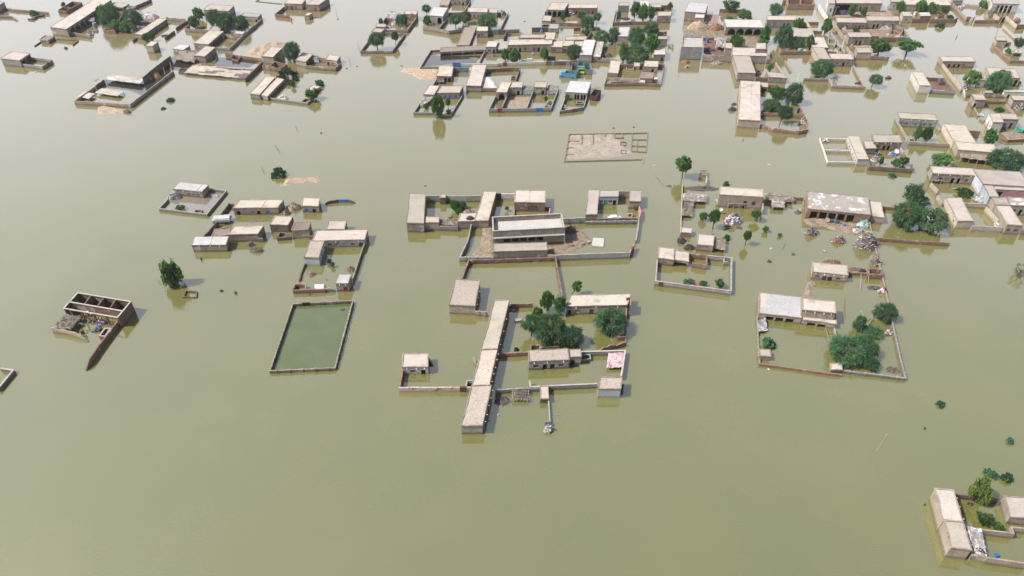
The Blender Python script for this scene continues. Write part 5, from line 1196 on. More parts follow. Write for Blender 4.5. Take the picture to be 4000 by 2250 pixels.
W('grey wall around the violet-door yard', [(930, 1300), (858, 1412), (1080, 1412), (1250, 1440), (1322, 1440), (1482, 1172)], d=34, wall='con', ref=(858, 1412))
T('ne', 1168, 1478, 185, 295, 'tall bright leafy tree at the near wall of the violet-door yard')
T('ov', 1292, 1372, 75, 138, 'slim dense tree in the violet-door yard', True)
T('ac', 1015, 1372, 65, 75, 'small feathery tree in the violet-door yard')
T('bu', 1300, 1420, 90, 60, 'bush at the foot of the tall bright leafy tree')
H('house with one big scalloped archway left of the red gate', (1890, 1162), (2027, 1167), (2087, 1040), d=100, wall='mud', roof='mud', front='a1:.2-.85', sp='f2')
H('plain pale house with one door beside the scalloped archway', (2060, 1106), (2217, 1106), (2237, 1036), d=92, wall='con', roof='mud', front='d.72', eave=False, sp='f2')
S('dark open shed with grey thatch, middle of the red-gate yard', (2220, 1140), (2347, 1138), (2372, 1075), d=58, m2='d', nx=1)
H('pale house with one door at the right of the red-gate yard', (2362, 1102), (2522, 1106), (2537, 1034), d=92, wall='mud', roof='mud', front='d.76', eave=False, sp='f2')
F('D')
S('dark open shed with torn thatch beside the alley wall', (428, 1142), (556, 1141), (588, 1075), d=56, m2='d', nx=1)
W('long wall of the red-gate and blue-gate yards', [[(-208, 1205), (-285, 1368), (185, 1362), (490, 1356), (588, 1100)], [(-45, 1165), (-130, 1350)], [(268, 1130), (188, 1350)]], d=50, wall='con', gates=[(-158, 1367, 1.6, 'r'), (347, 1359, 2.6, 'b')], ref=(185, 1362), cap=False)
bank('mud_ground', [(-35, 1215), (240, 1210), (180, 1345), (-115, 1345)], .06, 'h')
T('ne', 426, 1312, 64, 104, 'small round tree in the blue-gate yard', True)
heap('white tub and rags in the blue-gate yard', 480, 1300, 90, 40, 'f', 20, size=.8)
W('small box at the near corner of the blue-gate yard', [(410, 1345), (468, 1343), (465, 1322), (412, 1322)], d=24, wall='mud', closed=True)
# ============================================================ top centre right
F('D')
H('grey house with three arches, top centre', (435, 126), (656, 132), (712, 42), d=88, wall='con', roof='mud', front='a3:.02-.9', eave=False)
H('brick row with coloured doors right of the three-arch house', (705, 106), (1070, 106), (1080, 58), d=76, wall='brick', roof='mud', front='d.3 Dg.62 Dp.73 dn.86'.replace('dn', 'Dn'), seam=(.4,))
H('small tan room before the three-arch house', (375, 266), (482, 271), (502, 205), d=56, wall='mud', roof='mud', eave=False)
S('grey plank awning below the small tan room', (370, 312), (500, 305), (502, 275), d=24, roof='d', nx=1, rag=.1)
W('brick wall with a blue gate before the three-arch house', [(502, 278), (700, 288), (872, 296)], d=38, wall='brick', gates=[(600, 283, 2.0, 'b')])
heap('grey tarps hung between arches and coloured-door row', 740, 185, 110, 60, 'df', 30, size=.9)
T('ov', 636, 264, 66, 118, 'slim dense tree before the three-arch house')
T('bu', 430, 192, 48, 66, 'small bush at the left of the three-arch house')
T('ne', 872, 248, 122, 98, 'bright leafy tree before the coloured-door row')
T('ac', 946, 372, 185, 170, 'grey-green tree by the corner of the coloured-door yard')
T('ne', 938, 452, 80, 84, 'low leafy tree below the grey-green corner tree')
T('ac', 1065, 298, 118, 130, 'feathery tree outside the right of the coloured-door yard', True)
W('dark brick wall behind the pale long roofs', [(250, 347), (456, 342)], d=58, wall='dark')
H('small block at the end of the dark brick wall', (456, 362), (580, 366), (592, 308), d=56, wall='mud', roof='mud', eave=False)
heap('blue and white cloth hanging on the dark brick wall', 375, 405, 60, 50, 'bf', 14, size=.8)
H('raised pale roof behind the long terrace', (85, 482), (402, 482), (422, 440), h=4.0, wall='mud', roof='mud', eave=False)
H('narrow pale roof at the right end of the raised roof', (400, 500), (532, 502), (548, 415), h=3.6, wall='mud', roof='mud', eave=False, sp='r3')
W('dark low pens behind the pale roofs', [(780, 350), (865, 345), (880, 380)], d=40, wall='brick')
W('dark wall down the side of the reflecting yard', [(1002, 392), (935, 492)], d=40, wall='dark')
heap('brown reeds in the reflecting yard', 805, 455, 70, 20, 'hx', 24)
H('rear row of pale roofs behind the big dome bush', (665, 508), (930, 506), (937, 463), h=3.4, wall='mud', roof='mud', seam=(.5,), eave=False)
H('left room of the row behind the big dome bush', (490, 596), (636, 599), (642, 515), d=70, wall='mud', roof='mud', front='wk.28')
H('middle room of the row behind the big dome bush', (638, 582), (775, 586), (780, 512), d=82, wall='mud', roof='mud', front='wk.25')
H('right room of the row behind the big dome bush', (777, 582), (906, 586), (917, 510), d=72, wall='mud', roof='mud')
W('roofless brick pen left of the big dome bush', [(430, 766), (556, 762), (556, 706), (440, 706)], d=40, wall='brick', closed=True)
W('brick wall with small blue and grey gates behind the trucks', [(428, 772), (600, 772), (745, 769), (850, 760)], d=50, wall='brick', gates=[(515, 772, 1.1, 'c'), (705, 770, 1.8, 's')])
H('house with white cement roof behind the trucks', (850, 692), (1002, 698), (1052, 508), d=92, wall='con', roof='tin', eave=False)
H('half-collapsed house with patchy grey roof behind the trucks', (1002, 716), (1112, 722), (1157, 530), d=66, wall='brick', roof='stain', eave=False, rag=.2)
W('broken mud wall right of the half-collapsed house', [(1112, 738), (1220, 742), (1325, 750)], d=50, wall='mud', jag=.3)
heap('straw and reeds beside the half-collapsed house', 1200, 705, 140, 50, 'xeh', 80, long=2)
T('ac', 778, 748, 205, 180, 'big dome-shaped bush behind the trucks')
H('grey house with two windows at the left of the blue-gate courtyard', (1337, 76), (1470, 77), (1476, 38), d=76, wall='con', roof='mud', front='we.32 we.6', eave=False)
H('tall narrow white-roofed room in the blue-gate courtyard', (1605, 82), (1720, 82), (1722, 14), d=70, wall='mud', roof='tin', eave=False)
H('low shed at the back of the blue-gate courtyard', (1725, 96), (1875, 96), (1877, 56), d=45, wall='mud', roof='mud', front='o2', eave=False)
W('brick wall around the blue-gate courtyard', [(1312, 116), (1272, 282), (1460, 272), (1850, 266)], d=42, wall='brick', ref=(1272, 282), gates=[(1483, 271, 1.9, 'b')])
H('flat-roofed corner house at the right of the blue-gate courtyard', (1828, 206), (2000, 202), (2006, 150), d=86, wall='mud', roof='mud', front='wg.75', eave=False, sp='f3')
W('dark brick wall at the back right of the blue-gate courtyard', [(1880, 66), (2016, 64), (1998, 150)], d=55, wall='brick')
T('bu', 1337, 238, 75, 125, 'bush at the left corner of the blue-gate courtyard')
T('ne', 1540, 225, 140, 205, 'left tall leafy tree in the blue-gate courtyard')
T('ov', 1640, 275, 130, 220, 'tall dense dark tree in the blue-gate courtyard')
T('ac', 1745, 245, 88, 155, 'feathery tree right of the tall dense dark tree')
T('ne', 1985, 138, 66, 108, 'small leafy tree at the back right of the blue-gate courtyard')
heap('tables and tools in the blue-gate courtyard', 1430, 240, 130, 25, 'ven', 26)
H('tall white-roofed block among the alley trees', (1336, 460), (1470, 462), (1480, 345), d=112, wall='mud', roof='tin', eave=False)
T('ac', 1118, 550, 190, 160, 'left feathery tree among the alley trees')
T('ac', 1270, 548, 160, 188, 'second feathery tree left of the tall white-roofed block')
T('ac', 1550, 592, 205, 235, 'feathery tree right of the tall white-roofed block')
T('ac', 1742, 452, 205, 155, 'rear feathery tree by the alley')
W('dark brick yard wall by the alley', [(1830, 398), (1950, 396), (1945, 470)], d=60, wall='brick')
H('mud room by the alley with a pale roof', (1832, 498), (1950, 497), (1956, 460), d=95, wall='mud', roof='mud', eave=False)
T('ne', 1392, 782, 140, 250, 'tall bright narrow tree left of the alley tree group')
T('ac', 1540, 795, 300, 225, 'broad blue-green acacia in the alley tree group')
T('ne', 1750, 690, 220, 250, 'tall wispy tree beside the alley')
T('ne', 1660, 795, 120, 160, 'small leafy tree in front of the alley tree group')
H('mud house with one door at the edge of the alley', (1782, 692), (1926, 692), (1932, 592), d=80, wall='mud', roof='pink', front='d.78', eave=False)
H('tan thatch-roofed block at the left of the brush-strewn compound', (1200, 917), (1334, 927), (1370, 775), d=44, wall='mud', roof='mud', eave=False, rag=.15)
H('tiny tan hut with red door in the brush-strewn compound', (1530, 838), (1606, 841), (1608, 795), d=42, wall='tan', roof='mud', front='Dr.3', eave=False)
H('square tan house at the right of the brush-strewn compound', (1658, 842), (1836, 847), (1842, 775), d=70, wall='mud', roof='mud', front='d.65', eave=False)
W('brick wall around the brush-strewn compound by the alley', [(1196, 965), (1168, 1050), (1600, 1042), (1872, 1052), (1922, 812), (1840, 808)], d=40, wall='brick', ref=(1168, 1050))
W('dark brick wall at the back of the brush-strewn compound', [(1366, 808), (1530, 808)], d=55, wall='brick')
S('long roof of loose brushwood along the near wall', (1235, 1030), (1592, 1036), (1600, 985), d=30, m2='x', nx=3, strands=360, rag=.6)
H('pale block with a dark slatted grate roof', (1610, 987), (1766, 992), (1782, 918), d=62, wall='mud', roof='brown', eave=False)
H('little white box room beside the grate-roofed block', (1602, 1041), (1673, 1046), (1674, 1005), d=38, wall='mud', roof='mud', eave=False)
H('low white slab room at the right of the grate-roofed block', (1768, 1002), (1833, 1004), (1836, 975), d=45, wall='mud', roof='tin', eave=False)
frame('white empty window frame standing in the brush-strewn compound', [(1438, 868), (1528, 870), (1525, 838), (1442, 836)], .12, 'w', .5, 'window_surround', 'window surround')
H('house with two scalloped arches and white roof beside a lone truck', (670, 1162), (946, 1177), (996, 1035), d=84, wall='con', roof='tin', front='a2:.42-.66 a2:.7-.95', eave=False)
W('wall with rusty gate before the two-scalloped-arch house', [(672, 1212), (606, 1390), (760, 1372), (900, 1346), (948, 1192)], d=40, wall='con', ref=(606, 1390), gates=[(780, 1368, 2.0, 'o'), (856, 1354, 1.8, 'l')])
T('ne', 690, 1265, 60, 82, 'small round tree in the two-scalloped-arch yard')
W('grey box at the left of the two-scalloped-arch yard', [(615, 1348), (668, 1350), (668, 1320), (620, 1318)], d=26, wall='con', closed=True)
W('low stone box at the gate of the two-scalloped-arch yard', [(812, 1300), (895, 1302), (900, 1276), (815, 1274)], d=22, wall='mud', closed=True)
# lorries
def truck(label, p0, p1, c, cab, cabc, rib='k', h=2.0):
    """open cargo lorry between the pixels of its two ends at the water, p1 the cab end"""
    a, b = at(p0), at(p1); t = (b - a).normalized(); n = Vector((-t.y, t.x, 0)); L = min((b - a).length, 11.0); w = 2.9; root = thing('cargo_truck', label, 'truck', ((a + b) / 2), 'cargo trucks stranded in the flood')
    bl = L * (.72 if cab else 1.0)
    def bx(o, u, v, z, mm, nm, par=root): m = MB(); m.box(o, u, v, z); return m.build(nm, mm, par)
    q = a - n * w / 2
    m = MB(); Z = Vector((0, 0, 1)); m.box(q + Z * .1, t * bl, n * w, Z * .12)
    for o, u, v in ((q, t * bl, n * .12), (q + n * (w - .12), t * bl, n * .12), (q, t * .12, n * w), (q + t * (bl - .12), t * .12, n * w)): m.box(o + Z * .15, u, v, Z * h)
    cb = m.build('cargo_bed', C[c], root)
    m = MB(); m.box(q + t * .15 + n * .15 + Z * .3, t * (bl - .3), n * (w - .3), Z * .25); m.build('cargo_floor', C['v'], root)
    m = MB()
    for k in range(8):
        for s in (-.05, w): m.box(q + t * (bl * (k + .4) / 8) + n * s + Z * .15, t * .1, n * .05, Z * (h + .25))
    m.build('side_ribs', C['s' if c != 'k' else 'e'], root)
    for k in range(3):
        m = MB(); o = q + t * bl * (k + 1) / 4 + n * w / 2 + Z * (h + .1); m.tube([o + n * (w / 2 * math.cos(x)) + Z * (.55 * math.sin(x)) for x in (0, .6, 1.2, 1.57, 1.94, 2.54, 3.14)], .07, 5); m.build('hoop', C[rib], root)
    m = MB()
    for k in range(9): m.box(a - n * w / 2 + n * (w * k / 8.4) + Z * 1.2 - t * .06, n * .1, t * .05, Z * 2.1)
    m.box(a - n * w / 2 + Z * 3.2 - t * .06, n * w, t * .05, Z * .14); m.build('tailgate_rails', C['e'], root)
    if cab:
        o = a + t * bl - n * w / 2; m = MB(); cl = L - bl
        m.prism([o + Z * .2, o + t * cl + Z * .2, o + t * cl + Z * .95, o + t * cl * .62 + Z * 1.1, o + t * cl * .5 + Z * 2.1, o + Z * 2.1], n * w); cbo = m.build('cab', C[cabc], root)
        m = MB(); m.prism([o + n * .2 + t * cl * .645 + Z * 1.15, o + n * .2 + t * cl * .53 + Z * 1.95, o + n * (w - .2) + t * cl * .53 + Z * 1.95, o + n * (w - .2) + t * cl * .645 + Z * 1.15], t * .03); m.build('windscreen', C['k'], cbo)
        m = MB(); m.box(a + t * (bl - .6) - n * w * .5 + Z * (h + .2), t * 1.6, n * w, Z * .5); m.build('roof_rack', C[c], root)
    for u in (.2, .82):
        for s in (-1, 1):
            m = MB(); o = a + t * L * u + n * s * (w / 2 - .1); m.tube([o - n * .15 + Z * .1, o + n * .15 + Z * .1], [.52, .52], 12); m.build('wheel', C['k'], root)
truck('sky blue truck lying side-on before the other trucks', (815, 975), (600, 955), 'c', True, 'c', 'v', 1.9)
truck('green truck with lime cab between two grey trucks', (862, 832), (868, 940), 'g', True, 'L', 'k', 2.0)
truck('grey slatted truck left of the green truck', (790, 848), (790, 950), 's', False, 's', 'k', 2.1)
truck('bluish grey truck right of the green truck', (935, 852), (970, 940), 's', False, 's', 'k', 2.1)
truck('dark lone truck with white rail beside the two-scalloped-arch house', (1075, 1190), (1018, 1268), 'n', False, 'n', 'k', 2.0)
# people and boats
def person(label, p, pose='stand', shirt='d', z=0.0, rz=0.0, sink=0.0, skinc=None):
    g = at(p, z); root = thing('person', label, 'person', (g.x, g.y, z), None)
    J = [(0, 0, .95), (0, 0, 1.15), (0, 0, 1.42), (0, 0, 1.52), (0, .0, 1.62), (0, .01, 1.73), (.2, 0, 1.42), (.27, -.06, 1.14), (.25, -.2, .92), (.25, -.26, .84), (-.2, 0, 1.42), (-.27, -.06, 1.14), (-.25, -.2, .92), (-.25, -.26, .84), (.1, 0, .9), (.12, -.03, .5), (.12, .02, .08), (.12, -.14, .03), (-.1, 0, .9), (-.12, .03, .5), (-.12, .05, .08), (-.12, -.12, .03)]
    if pose == 'sit':
        J = [(x, y, zz - .62) for x, y, zz in J]; J[15], J[16], J[17] = (.14, -.42, .3), (.14, -.46, -.1), (.14, -.6, -.12); J[19], J[20], J[21] = (-.14, -.42, .3), (-.14, -.46, -.1), (-.14, -.6, -.12)
    R_ = [.13, .14, .13, .055, .085, .06, .06, .045, .035, .03, .06, .045, .035, .03, .09, .06, .045, .035, .09, .06, .045, .035]
    E = [(0, 1), (1, 2), (2, 3), (3, 4), (4, 5), (2, 6), (6, 7), (7, 8), (8, 9), (2, 10), (10, 11), (11, 12), (12, 13), (0, 14), (14, 15), (15, 16), (16, 17), (0, 18), (18, 19), (19, 20), (20, 21)]
    def sk(name, idx, grow, m):
        mp = {v: i for i, v in enumerate(idx)}; me = bpy.data.meshes.new(name); ca, sa = math.cos(rz), math.sin(rz)
        me.from_pydata([(J[i][0] * ca - J[i][1] * sa, J[i][0] * sa + J[i][1] * ca, J[i][2] - sink) for i in idx], [(mp[a], mp[b]) for a, b in E if a in mp and b in mp], [])
        o = bpy.data.objects.new(name, me); COL.objects.link(o); o.parent = root; me.materials.append(m)
        md = o.modifiers.new('skin', 'SKIN'); lay = me.skin_vertices[0].data if me.skin_vertices else None
        if lay is None:
            bm = bmesh.new(); bm.from_mesh(me); bm.verts.layers.skin.verify(); bm.to_mesh(me); bm.free(); lay = me.skin_vertices[0].data
        for k, i in enumerate(idx): lay[k].radius = (R_[i] * grow, R_[i] * grow)
        lay[0].use_root = True; o.modifiers.new('sub', 'SUBSURF').levels = 1; return o
    sk('body', list(range(22)), 1.0, SKIN)
    sk('tunic', [0, 1, 2, 6, 7, 10, 11, 14, 15, 18, 19], 1.25, C[shirt])
    m = MB(); q = J[5]; ca, sa = math.cos(rz), math.sin(rz); c = Vector((g.x + q[0] * ca - q[1] * sa, g.y + q[0] * sa + q[1] * ca, q[2] - sink + z)); m.tube([c - Vector((0, 0, .09)), c - Vector((0, 0, .02)), c + Vector((0, 0, .05)), c + Vector((0, 0, .08))], [.1, .112, .085, .02], 9); m.build('hair', HAIR, root)
def boat(label, p, q, c='e'):
    a, b = at(p), at(q); t = (b - a).normalized(); n = Vector((-t.y, t.x, 0)); L = (b - a).length; root = thing('rowing_boat', label, 'boat', (a + b) / 2); m = MB(); rows = []
    for k in range(9):
        u = k / 8; wv = .75 * math.sin(math.pi * min(1, .12 + u * .8)) ; zz = .35 + .35 * (2 * u - 1) ** 2; o = a + t * L * u
        rows.append([o - n * wv + Vector((0, 0, zz)), o - n * wv * .7 + Vector((0, 0, .02)), o + n * wv * .7 + Vector((0, 0, .02)), o + n * wv + Vector((0, 0, zz))])
    for k in range(8):
        for e in range(3): m.quad(rows[k][e], rows[k][e + 1], rows[k + 1][e + 1], rows[k + 1][e])
    m.build('hull', C[c], root)
    for u in (.3, .7):
        m = MB(); o = a + t * L * u; m.box(o - n * .6 + Vector((0, 0, .3)), n * 1.2, t * .25, (0, 0, .05)); m.build('bench', C['n'], root)
boat('small wooden boat with two people in the flooded alley', (1958, 590), (2032, 615), 'e')
person('person in dark clothes standing at the right end of the alley boat', (2022, 606), 'stand', 'v', .1)
person('person in grey seated at the left end of the alley boat', (1970, 592), 'sit', 'd', .2)
F('K'); person('person wading chest-deep below the half white-roofed house', (605, 1083), 'stand', 'n', 0, .3, .7)
F('G2'); person('wading person in white, upper of two in the wide water at top right', (1222, 738), 'stand', 'f', 0, 0, .9)
person('wading person in grey, lower of two in the wide water at top right', (1203, 785), 'stand', 'd', 0, .5, .95)
# poles with a crossarm
def upole(label, p, hh, tilt=(0, 0), c='e'):
    g = at(p); root = thing('utility_pole', label, 'pole', g, None); m = MB(); top = Vector((g.x + tilt[0], g.y + tilt[1], hh)); m.tube([(g.x, g.y, -.5), top], [.16, .1], 8); m.build('mast', C[c], root)
    m = MB(); q = g.lerp(top, .93); m.box(q - Vector((1.1, .06, 0)), (2.2, 0, 0), (0, .12, 0), (0, 0, .14)); m.build('crossarm', C[c], root)
    for dx in (-1, 0, 1):
        m = MB(); q2 = q + Vector((dx, 0, .14)); m.tube([q2, q2 + Vector((0, 0, .22))], .07, 6); m.build('insulator', C['w'], root)
F('E'); upole('tall utility pole beside the flooded alley', (186, 748), 8.5, (.3, 0))
F('G'); upole('pale utility pole in front of the rusty-roofed room, top right', (1090, 292), 7.5, (1.2, 0)); upole('pale leaning utility pole at the left of the top right lane', (152, 275), 8.0, (1.2, .2))
upole('utility pole before the white arcade house', (2262, 300), 8.0, (1.6, .3)); upole('short pale pole right of the rusty-roofed room', (1290, 275), 3.2, (.7, 0))
stick('white pole afloat in the open water at top right', (860, 1008), (790, 1195), .07, 'w')
F('E'); stick('white pole afloat by the three-opening yard, top right', (1680, 920), (1648, 1055), .08, 'w')  # a pole's reflection on the water, modelled as a solid white stick
F('G'); boat('dark little boat with reeds in the water at top right', (832, 990), (905, 985), 'n')
heap('pile of reeds loaded on the dark little boat', 870, 978, 55, 25, 'xu', 40, z=.3, long=2)

# ============================================================ top right
F('E')
H('house with chalky white roof at the mouth of the alley', (243, 148), (497, 166), (537, 50), d=112, wall='mud', roof='tin', eave=False)
H('small white-topped annex of the chalky-roofed house', (365, 226), (482, 231), (492, 185), d=92, wall='mud', roof='tin', eave=False)
sheet('brick_floor', [(490, 180), (672, 186), (652, 290), (480, 296)], mat('brick_paving', (.33, .2, .19), (.27, .16, .155), .8), .25)
W('dark brick wall behind the leafy hedge, top right', [(682, 112), (1000, 122)], d=44, wall='brick', jag=.2)
T('ne', 820, 155, 240, 155, 'wide leafy hedge of three crowns before the dark brick wall')
T('ne', 975, 245, 178, 130, 'bright round tree behind the four-arch house')
T('bu', 802, 242, 86, 48, 'low bush left of the bright round tree')
W('ruined brick corner right of the bright round tree', [(1020, 100), (1110, 235)], d=55, wall='brick', jag=.5, fall=(.2, .4))
H('house with four arches and white-stained roof, top right', (762, 346), (1236, 352), (1196, 254), d=96, wall='con', roof='con', front='a4:.05-.97', left='', eave=False)
bank('mud_ground', [(215, 320), (740, 330), (765, 450), (1170, 465), (1165, 620), (860, 640), (820, 480), (215, 470)], .5, 'h')
heap('collapsed yellow mud roof before the chalky-roofed house', 420, 365, 330, 150, 'aah', 160)
heap('collapsed reddish mud roof left of the four-arch house', 635, 375, 230, 110, 'zah', 140)
heap('row of stone rubble at the edge of the brick floor', 600, 318, 240, 30, 'j', 90, asp=.3, size=.5)
H('pale retaining block with crates on top beside the alley', (200, 592), (468, 597), (470, 460), d=160, wall='con', roof='con', eave=False, par=.5)
heap('silver blue sheets stacked on the pale retaining block', 310, 520, 110, 90, 'lsf', 60, z=3.4, size=.9)
heap('yellow crate on the pale retaining block', 233, 555, 70, 60, 'e', 20, z=3.4, size=.9, name='crate', cat='crate')
heap('red sheet on the pale retaining block', 432, 480, 45, 30, 'r', 8, z=3.4, size=.9, name='red_sheet', cat='sheet')
W('tall weathered wall before the debris yard, top right', [(470, 690), (700, 700), (832, 705)], d=85, wall='mud', jag=.1)
bank('mud_ground', [(472, 500), (740, 510), (740, 690), (472, 680)], .6, 'u')
drum('blue tank on a stand in the debris yard', 522, 545, 40, 66, 'b', 'water_tank', 'tank')
heap('blue-black wet debris in the debris yard', 560, 650, 180, 50, 'vxub', 120)
S('grey broken concrete roof over the debris yard', (625, 592), (748, 602), (772, 468), d=56, roof='con', m2='d', nx=1, rag=.4, sag=.5)
H('narrow upright block at the corner of the debris yard', (750, 612), (838, 614), (832, 548), d=96, wall='mud', roof='mud', eave=False)
W('dark brick wall at the back of the debris yard', [(470, 472), (612, 472)], d=40, wall='brick')
T('ne', 880, 605, 195, 170, 'leafy tree behind the narrow upright block')
T('ov', 1238, 545, 145, 225, 'tall dense dark tree right of the four-arch house')
T('ne', 1225, 570, 150, 85, 'low leafy skirt in front of the tall dense dark tree')
H('wide flat roof beside the narrow upright block', (835, 702), (1272, 712), (1262, 612), d=92, wall='mud', roof='pink', eave=False)
H('white-topped box room on the wide flat roof', (1135, 622), (1260, 622), (1256, 548), h=5.2, wall='mud', roof='pink', eave=False)
heap('brick rubble in the water below the debris yard', 640, 800, 160, 30, 'auj', 40, size=.8)
heap('orange earth lump at the foot of the alley pole', 255, 790, 110, 60, 'za', 40)
heap('pale boulders in the water below the retaining block', 270, 850, 90, 30, 'a', 14, size=1.2)
heap('grey bush and stones at the end of the tall weathered wall', 770, 785, 90, 45, 'xj', 40)
H('big slab-sided house with cream left face, top right', (905, 920), (1134, 926), (1058, 705), d=92, wall='mud', roof='pink', sp='r4', eave=False)
W('brick wall below the wide flat roof', [(1272, 745), (1390, 752)], d=60, wall='brick')
W('mud wall slanting down from the wide flat roof', [(1378, 762), (1420, 830), (1474, 916)], d=38, wall='tan')
T('ne', 1300, 902, 88, 96, 'bright sapling in the small yard of the slab-sided house')
W('dark box tank in the small yard of the slab-sided house', [(1140, 915), (1200, 918), (1195, 885), (1135, 885)], d=26, wall='dark', closed=True)
H('low cottage with a green door and pale blue shutter', (1302, 974), (1526, 989), (1487, 925), d=64, wall='mud', roof='mud', front='Dg.35 wl.7', sp='f3')
W('dark mud wall left of the green-door cottage', [(1136, 970), (1302, 978)], d=48, wall='dark')
W('lone slanting mud wall in the water, top right', [(1497, 742), (1540, 815), (1584, 890)], d=32, wall='tan', fall=(.1, .1))
H('long house with blue door behind the leafy trees, top right', (1280, 254), (1655, 258), (1642, 208), d=95, wall='mud', roof='mud', front='we.1 Db.25 d.6 d.72', eave=False)
H('wide pale roof behind the blue-door house trees', (1655, 342), (1826, 347), (1772, 250), d=60, wall='mud', roof='mud', eave=False)
H('long flat pale roof above the red brick wall', (1545, 468), (1880, 472), (1832, 352), d=66, wall='mud', roof='pink', seam=(.5,), eave=False)
H('flat pale roof stepping down to the right lane', (1850, 602), (2047, 606), (1987, 475), d=66, wall='mud', roof='pink', eave=False)
H('cream-sided house with spouts above the window house', (1925, 748), (2077, 752), (1992, 605), d=86, wall='cream', roof='mud', sp='r4', eave=False)
H('house with one door between two blue windows, top right', (2085, 747), (2366, 752), (2332, 685), d=88, wall='mud', roof='pink', front='wb.33 d.6 wb.82', sp='f4')
W('dark red brick wall under the tall trees, top right', [(1432, 592), (1452, 645), (1850, 642)], d=46, wall='brick', ref=(1452, 645))
W('grey twin cubicles beside the right lane', [(2045, 545), (2050, 472), (2142, 490), (2135, 560)], d=34, wall='con', closed=True)
W('grey cubicle pair below the twin cubicles', [(2120, 590), (2130, 530), (2195, 575), (2190, 610)], d=30, wall='con')
W('pale lane wall beside the grey cubicles', [(2075, 402), (2190, 560), (2262, 650)], d=34, wall='con')
W('dark brick wall behind the blue-window house', [(2010, 645), (2152, 650)], d=45, wall='brick')
W('dark brick walls in the narrow yards by the lane', [[(1795, 275), (1930, 278)], [(1845, 385), (1975, 388)]], d=36, wall='brick')
W('broken wall around the tree-and-reed enclosure', [(2368, 815), (2422, 930), (2508, 1075), (2515, 1088), (2100, 1070), (2060, 985), (1738, 982)], d=40, wall='mud', ref=(2100, 1070), jag=.25)
W('ruined brick house with two roofless rooms at the top edge', [[(1545, 48), (1878, 56), (1862, -20), (1538, -20)], [(1705, 52), (1700, -20)]], d=72, wall='brick', closed=True, jag=.25)
W('brick wall bit left of the ruined two-room brick house', [(1475, 0), (1525, 0)], d=70, wall='brick')
T('ac', 1372, 195, 178, 142, 'grey-green bush tree left of the ruined brick house')
T('ne', 1665, 412, 175, 178, 'bright leafy tree over the blue-door house')
T('ac', 1460, 595, 215, 268, 'biggest dark tree behind the dark red brick wall')
T('ac', 1645, 605, 190, 140, 'low dark tree right of the biggest dark tree')
T('ov', 1800, 625, 106, 192, 'pointed dense tree at the right end of the dark red brick wall')
T('ov', 2005, 425, 132, 190, 'dense tree at the corner of the right lane')
T('ac', 1945, 975, 275, 215, 'feathery tree in the water by the tree-and-reed enclosure')
T('th', 2122, 1025, 90, 85, 'grey leafless shrub in the tree-and-reed enclosure')
drum('pale teal round tank behind the dark red brick wall', 1686, 632, 42, 26, 't', 'water_tank', 'tank')
heap('dark dead reeds in the tree-and-reed enclosure', 2430, 1050, 120, 30, 'vx', 60, long=2, mound=.2)
F('J')
H('longest flat-roofed house with many roof panels, upper right centre', (915, 542), (1191, 558), (1188, 68), d=100, wall='tan', roof='pink', sp='r8', eave=False, seam=(.55,))
W('brick wall sagging along the near side of the palm yard', [(1190, 602), (1300, 618), (1360, 650), (1680, 682), (1790, 662)], d=46, wall='brick', jag=.35)
W('ruined red brick wall at the right of the palm yard', [(1790, 660), (1745, 500), (1685, 350)], d=46, wall='brick', jag=.35)
W('dark brick wall dividing the palm yard', [(1193, 448), (1440, 458), (1728, 482)], d=48, wall='brick')
H('small open hut at the top of the palm yard', (1190, 128), (1290, 136), (1287, 85), d=55, wall='mud', roof='mud', front='o1', eave=False)
W('brick wall at the top of the palm yard', [(1290, 98), (1440, 112)], d=50, wall='brick')
W('red brick cubicle at the right of the palm yard', [(1640, 462), (1735, 470), (1700, 385), (1655, 400)], d=40, wall='brick', closed=True, jag=.3)
heap('white and grey bricks on the right wall of the palm yard', 1725, 590, 110, 90, 'juf', 80, size=.6)
T('ne', 1395, 325, 250, 205, 'bright leafy tree at the top of the palm yard')
T('ac', 1590, 345, 230, 260, 'dark plume-like tree at the top right of the palm yard')
T('ne', 1655, 345, 120, 105, 'leafy bush below the dark plume-like tree')
T('ac', 1322, 435, 235, 155, 'round blue-green tree beside the longest flat house')
T('ac', 1428, 605, 190, 240, 'blue-green tree on a thin trunk in the near palm yard', True, 40)
heap('dark thorn branches in water left of the longest flat house', 840, 420, 110, 50, 'vx', 60, long=2.5)
heap('second dark thorn tangle above the first, left of the longest house', 858, 350, 70, 25, 'vx', 30, long=2.5)
F('G')
H('wide house with dark open front and two doors at the top edge', (205, 44), (792, 48), (772, -40), d=108, wall='mud', roof='pink', front='o1:.02-.34 we.44 d.57 d.7 we.85', eave=False)
H('white block at the left of the dark open front', (115, 48), (200, 50), (192, -30), d=150, wall='white', roof='pink', front='we.6', eave=False)
W('white wall slanting beside the top right lane', [(-5, 45), (60, 140), (122, 232)], d=70, wall='white')
bank('mud_ground', [(205, 150), (920, 130), (930, 200), (600, 205), (180, 215)], .4, 'h')
heap('wreckage before the dark open front', 300, 180, 220, 60, 'vuxj', 110)
T('ne', 402, 205, 118, 155, 'left leafy tree before the dark open front')
T('ov', 545, 208, 76, 118, 'slim dense tree before the dark open front')
H('house with a blue window, left of a pair, top right', (225, 287), (597, 292), (577, 232), d=76, wall='mud', roof='mud', front='wb.2 d.37 wk.68 d.8 wk.92', eave=False)
H('taller house with two dark doors right of the blue-window house', (605, 264), (1012, 267), (992, 210), d=100, wall='mud', roof='mud', front='d.25 d.37 wn.56 wk.82', eave=False, sp='f3')
H('house with two dark doors at the lane corner', (378, 470), (662, 471), (628, 413), d=106, wall='mud', roof='pink', front='d.38 d.56 we.78', sp='f4')
